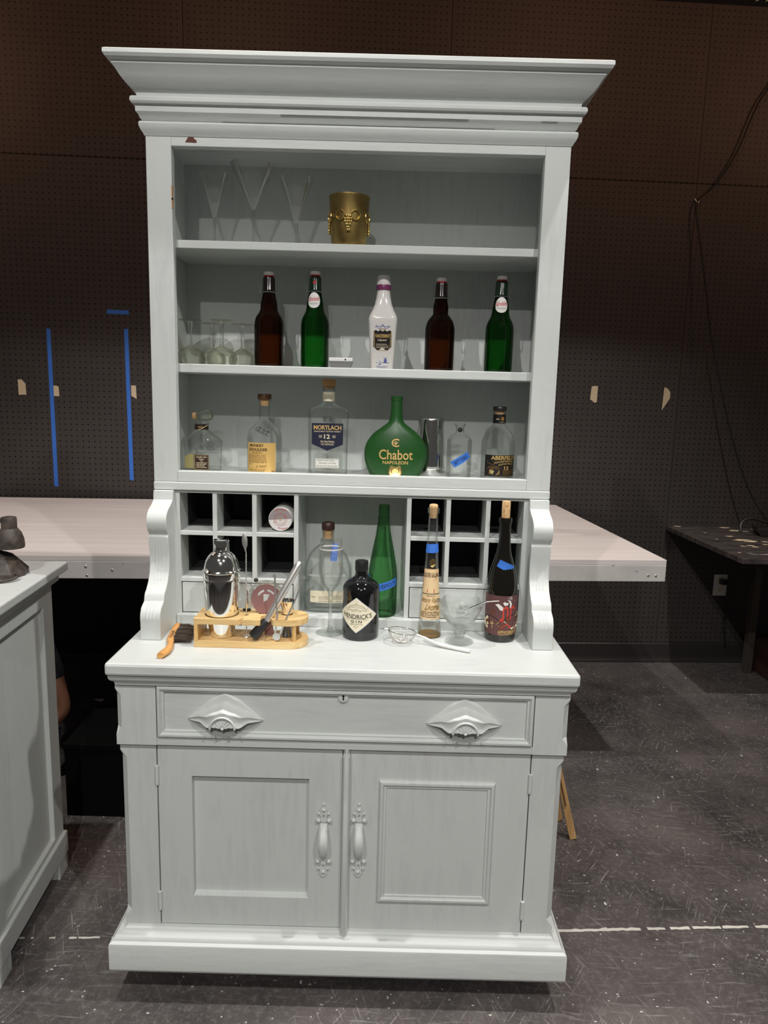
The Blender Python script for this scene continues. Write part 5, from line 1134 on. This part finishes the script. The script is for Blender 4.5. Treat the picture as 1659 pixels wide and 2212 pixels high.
wp('label_cloud', [POLY([(-.020, .092), (-.012, .0945), (-.004, .089), (-.001, .086), (-.002, .078), (-.009, .080), (-.013, .086)]), POLY([(-.002, .096), (.002, .100), (.006, .097), (.011, .098), (.010, .092), (.003, .090)]), POLY([(.008, .105), (.016, .102), (.020, .094), (.018, .086), (.015, .084), (.015, .092), (.013, .099)])], 'label_white', .0008)
wp('label_hill', [POLY([(-.050, .054), (-.042, .061), (-.030, .063), (-.018, .059), (-.008, .0505), (.001, .053), (.010, .062), (.022, .067), (.036, .066), (.052, .072), (.052, .050), (.036, .046), (.012, .045), (-.008, .040), (-.026, .044), (-.040, .040)])], 'label_pale', .0009)
wp('label_ridge', [LINE([(-.050, .0545), (-.042, .0615), (-.030, .0635), (-.018, .0595), (-.008, .0510), (.001, .0535), (.010, .0625), (.022, .0675), (.036, .0665), (.052, .0725)], .0016)], 'ink_black', .0011)
wp('label_earth', [POLY([(-.045, .050), (-.036, .056), (-.028, .042), (-.018, .048), (-.006, .044), (.004, .046), (.004, .036), (-.010, .030), (-.032, .028), (-.046, .036)])], 'label_umber', .0012)
wp('label_band', [POLY([(.002, .044), (.010, .047), (.020, .040), (.052, .046), (.052, .037), (.016, .036), (-.004, .035)])], 'label_skyred', .0012)
wp('label_horse', [POLY([(.007, .050), (.012, .060), (.017, .055), (.015, .047), (.010, .046)]), POLY([(.030, .050), (.034, .060), (.037, .052)]), POLY([(.042, .060), (.047, .066), (.050, .056), (.046, .052)])], 'label_umber', .0013)
wp('label_cross', [RECT(-.0255, -.0240, .034, .052), RECT(-.0300, -.0200, .0455, .0470), LINE([(-.016, .045), (-.012, .047), (-.010, .051)], .0010)], 'ink_gold', .0015)
wp('label_figure', [POLY([(-.052, .054), (-.046, .050), (-.044, .044), (-.038, .038), (-.036, .031), (-.044, .033), (-.052, .040)]), POLY([(.018, .036), (.024, .0375), (.042, .041), (.050, .043), (.046, .0355), (.034, .034), (.022, .0325)])], 'label_pale', .0014)
wp('label_field', [POLY([(-.054, .0185), (-.054, .030), (-.036, .029), (-.010, .031), (.012, .0335), (.054, .036), (.054, .0185)])], 'label_olive', .0010)
wp('lettering', [T('APPASSIMENTO', .015, .0265, .052, .0078, bold=.005), T('CONTE DI CAMPIANO', .008, .0205, .036, .0024)], 'ink_gold', .0013)
tape('tape', cyl(.0262, 0), .003, .181, .042, .0185, R(-24), t, 'tape_blue', .0012)

# --- niche: green bottle and clear flask
prof = smoothprof([(.0335, .0005), (.0358, .004), (.0365, .02), (.0365, .085), (.0362, .102), (.0325, .132), (.0258, .168), (.0190, .202), (.0155, .225), (.0140, .243)], 4) + [(.0150, .2435), (.0152, .246), (.0132, .247), (.0130, .254), (.0140, .256), (.0131, .258), (.0140, .2625), (.0131, .265), (.0138, .270), (.0131, .274), (.0125, .277), (.0095, .277)]
t, g = bottle('green_bottle', 'tall green glass bottle in the niche with handwritten blue tape', 'bottle', (.0785, .250, ZN), prof, 'glass_green_light', seg=44)
mp = cyl(.0366, 0)
tp = tape('tape', mp, .010, .0815, .064, .0185, R(15), t, 'tape_blue', .0006)
tape('tape', mp, -.031, .088, .036, .014, R(-38), t, 'tape_blue', .0010)
printed('handwriting', [T('VERMOUTH', .006, 0, .042, .0115, .1, 0, 0)], rotm(mp, .010, .0815, R(15)), 'ink_black', tp, .0013)
t = thing('whiskey_flask', 'broad clear whiskey flask with dark stopper standing in the niche', 'bottle', (-.0597, .268, ZN))
wp_ = smoothprof([(.0545, .0235, .0005), (.0585, .026, .006), (.0600, .027, .03), (.0598, .027, .095), (.0560, .0265, .122), (.0460, .025, .146), (.0310, .0215, .163), (.0185, .0165, .1715), (.0148, .0148, .178), (.0142, .0142, .200)], 4)
obj('glass', lathe([(a, c, z, 2.4) for a, c, z in wp_] + [(.0158, .0158, .201, 2), (.0158, .0158, .2075, 2), (.012, .012, .208, 2)], 48), 'glass_clear', t, smooth=50)
obj('cork', lathe([(.0112, .186), (.0118, .2082)], 20), 'cork', t, smooth=60)
obj('stopper', lathe([(.0155, .2082), (.0162, .2095), (.0160, .2225), (.0135, .2265), (.003, .2275)], 28), 'cap_walnut', t, smooth=40)
def wmap(x, y, e):
    for p, q in zip(wp_, wp_[1:]):
        if p[2] <= y <= q[2]:
            f = (y - p[2]) / (q[2] - p[2]); A = p[0] + (q[0] - p[0]) * f; C_ = p[1] + (q[1] - p[1]) * f; break
    else: A, C_ = wp_[-1][0], wp_[-1][1]
    return (x, -C_ * max(.02, 1 - abs(min(1, x / A)) ** 2.4) ** (1 / 2.4) - e - .0004, y)
printed('lettering', [T('WOODFORD RESERVE', 0, .096, .092, .0052)], wmap, 'ink_white', t, .0004)
lb = obj('label', shape_patch(lambda x: .027, lambda x: .0465 + (.011 if x > -.040 and x < .03 else .0095), -.041, .043, wmap), 'label_cream', t)
printed('lettering', [T('750ML', -.033, .041, .011, .0034)] + lines(-.020, .006, .0345, .0445, 3, .3) + lines(.014, .038, .0345, .0465, 3, .35) + [RECT(-.020, .038, .0300, .0315)], wmap, 'ink_grey', lb, .0008)
tape('tape', wmap, .0165, .154, .0165, .040, R(-3), t, 'tape_blue', .0010)
# --- tin in the pigeonhole
t = thing('round_tin', 'white round tin lying in the top row pigeonhole nearest the niche', 'tin', (-.1745, .236, 1.0416))
b = lathe([(.0285, 0), (.0292, .001), (.0292, .11), (.0285, .111)], 40); xform(b, Matrix.Translation((0, 0, .0295)) @ Matrix.Rotation(R(-90), 4, 'X')); obj('body', b, 'label_white', t, smooth=40)
md = flat(-.0004, .0295)
printed('grey_half', [POLY([(.0280 * math.cos(a), .0280 * math.sin(a)) for a in [R(4) + PI * k / 24 for k in range(25)]])], md, 'label_grey', t)
printed('printed_marks', [LINE([(.0155 * math.cos(a), .0155 * math.sin(a)) for a in [2 * PI * k / 36 for k in range(37)]], .0006), LINE([(.0110 * math.cos(a), .0110 * math.sin(a)) for a in [2 * PI * k / 36 for k in range(37)]], .0005), LINE([(-.0165, -.006), (-.0125, -.003), (-.0095, -.007), (-.0135, -.010), (-.0165, -.006)], .0006), LINE([(.0165, .006), (.0125, .003), (.0095, .007), (.0135, .010), (.0165, .006)], .0006), T('SWEET & SPICY', 0, .0205, .030, .003, arch=.004), T('BEST BEFORE', .006, -.0205, .022, .003, arch=-.003)], md, 'ink_red', t, .0004)
printed('printed_marks', [POLY([(.0028 * math.cos(a), .0028 * math.sin(a) - .001) for a in [k * PI / 6 for k in range(12)]])], md, 'ink_gold', t, .0005)
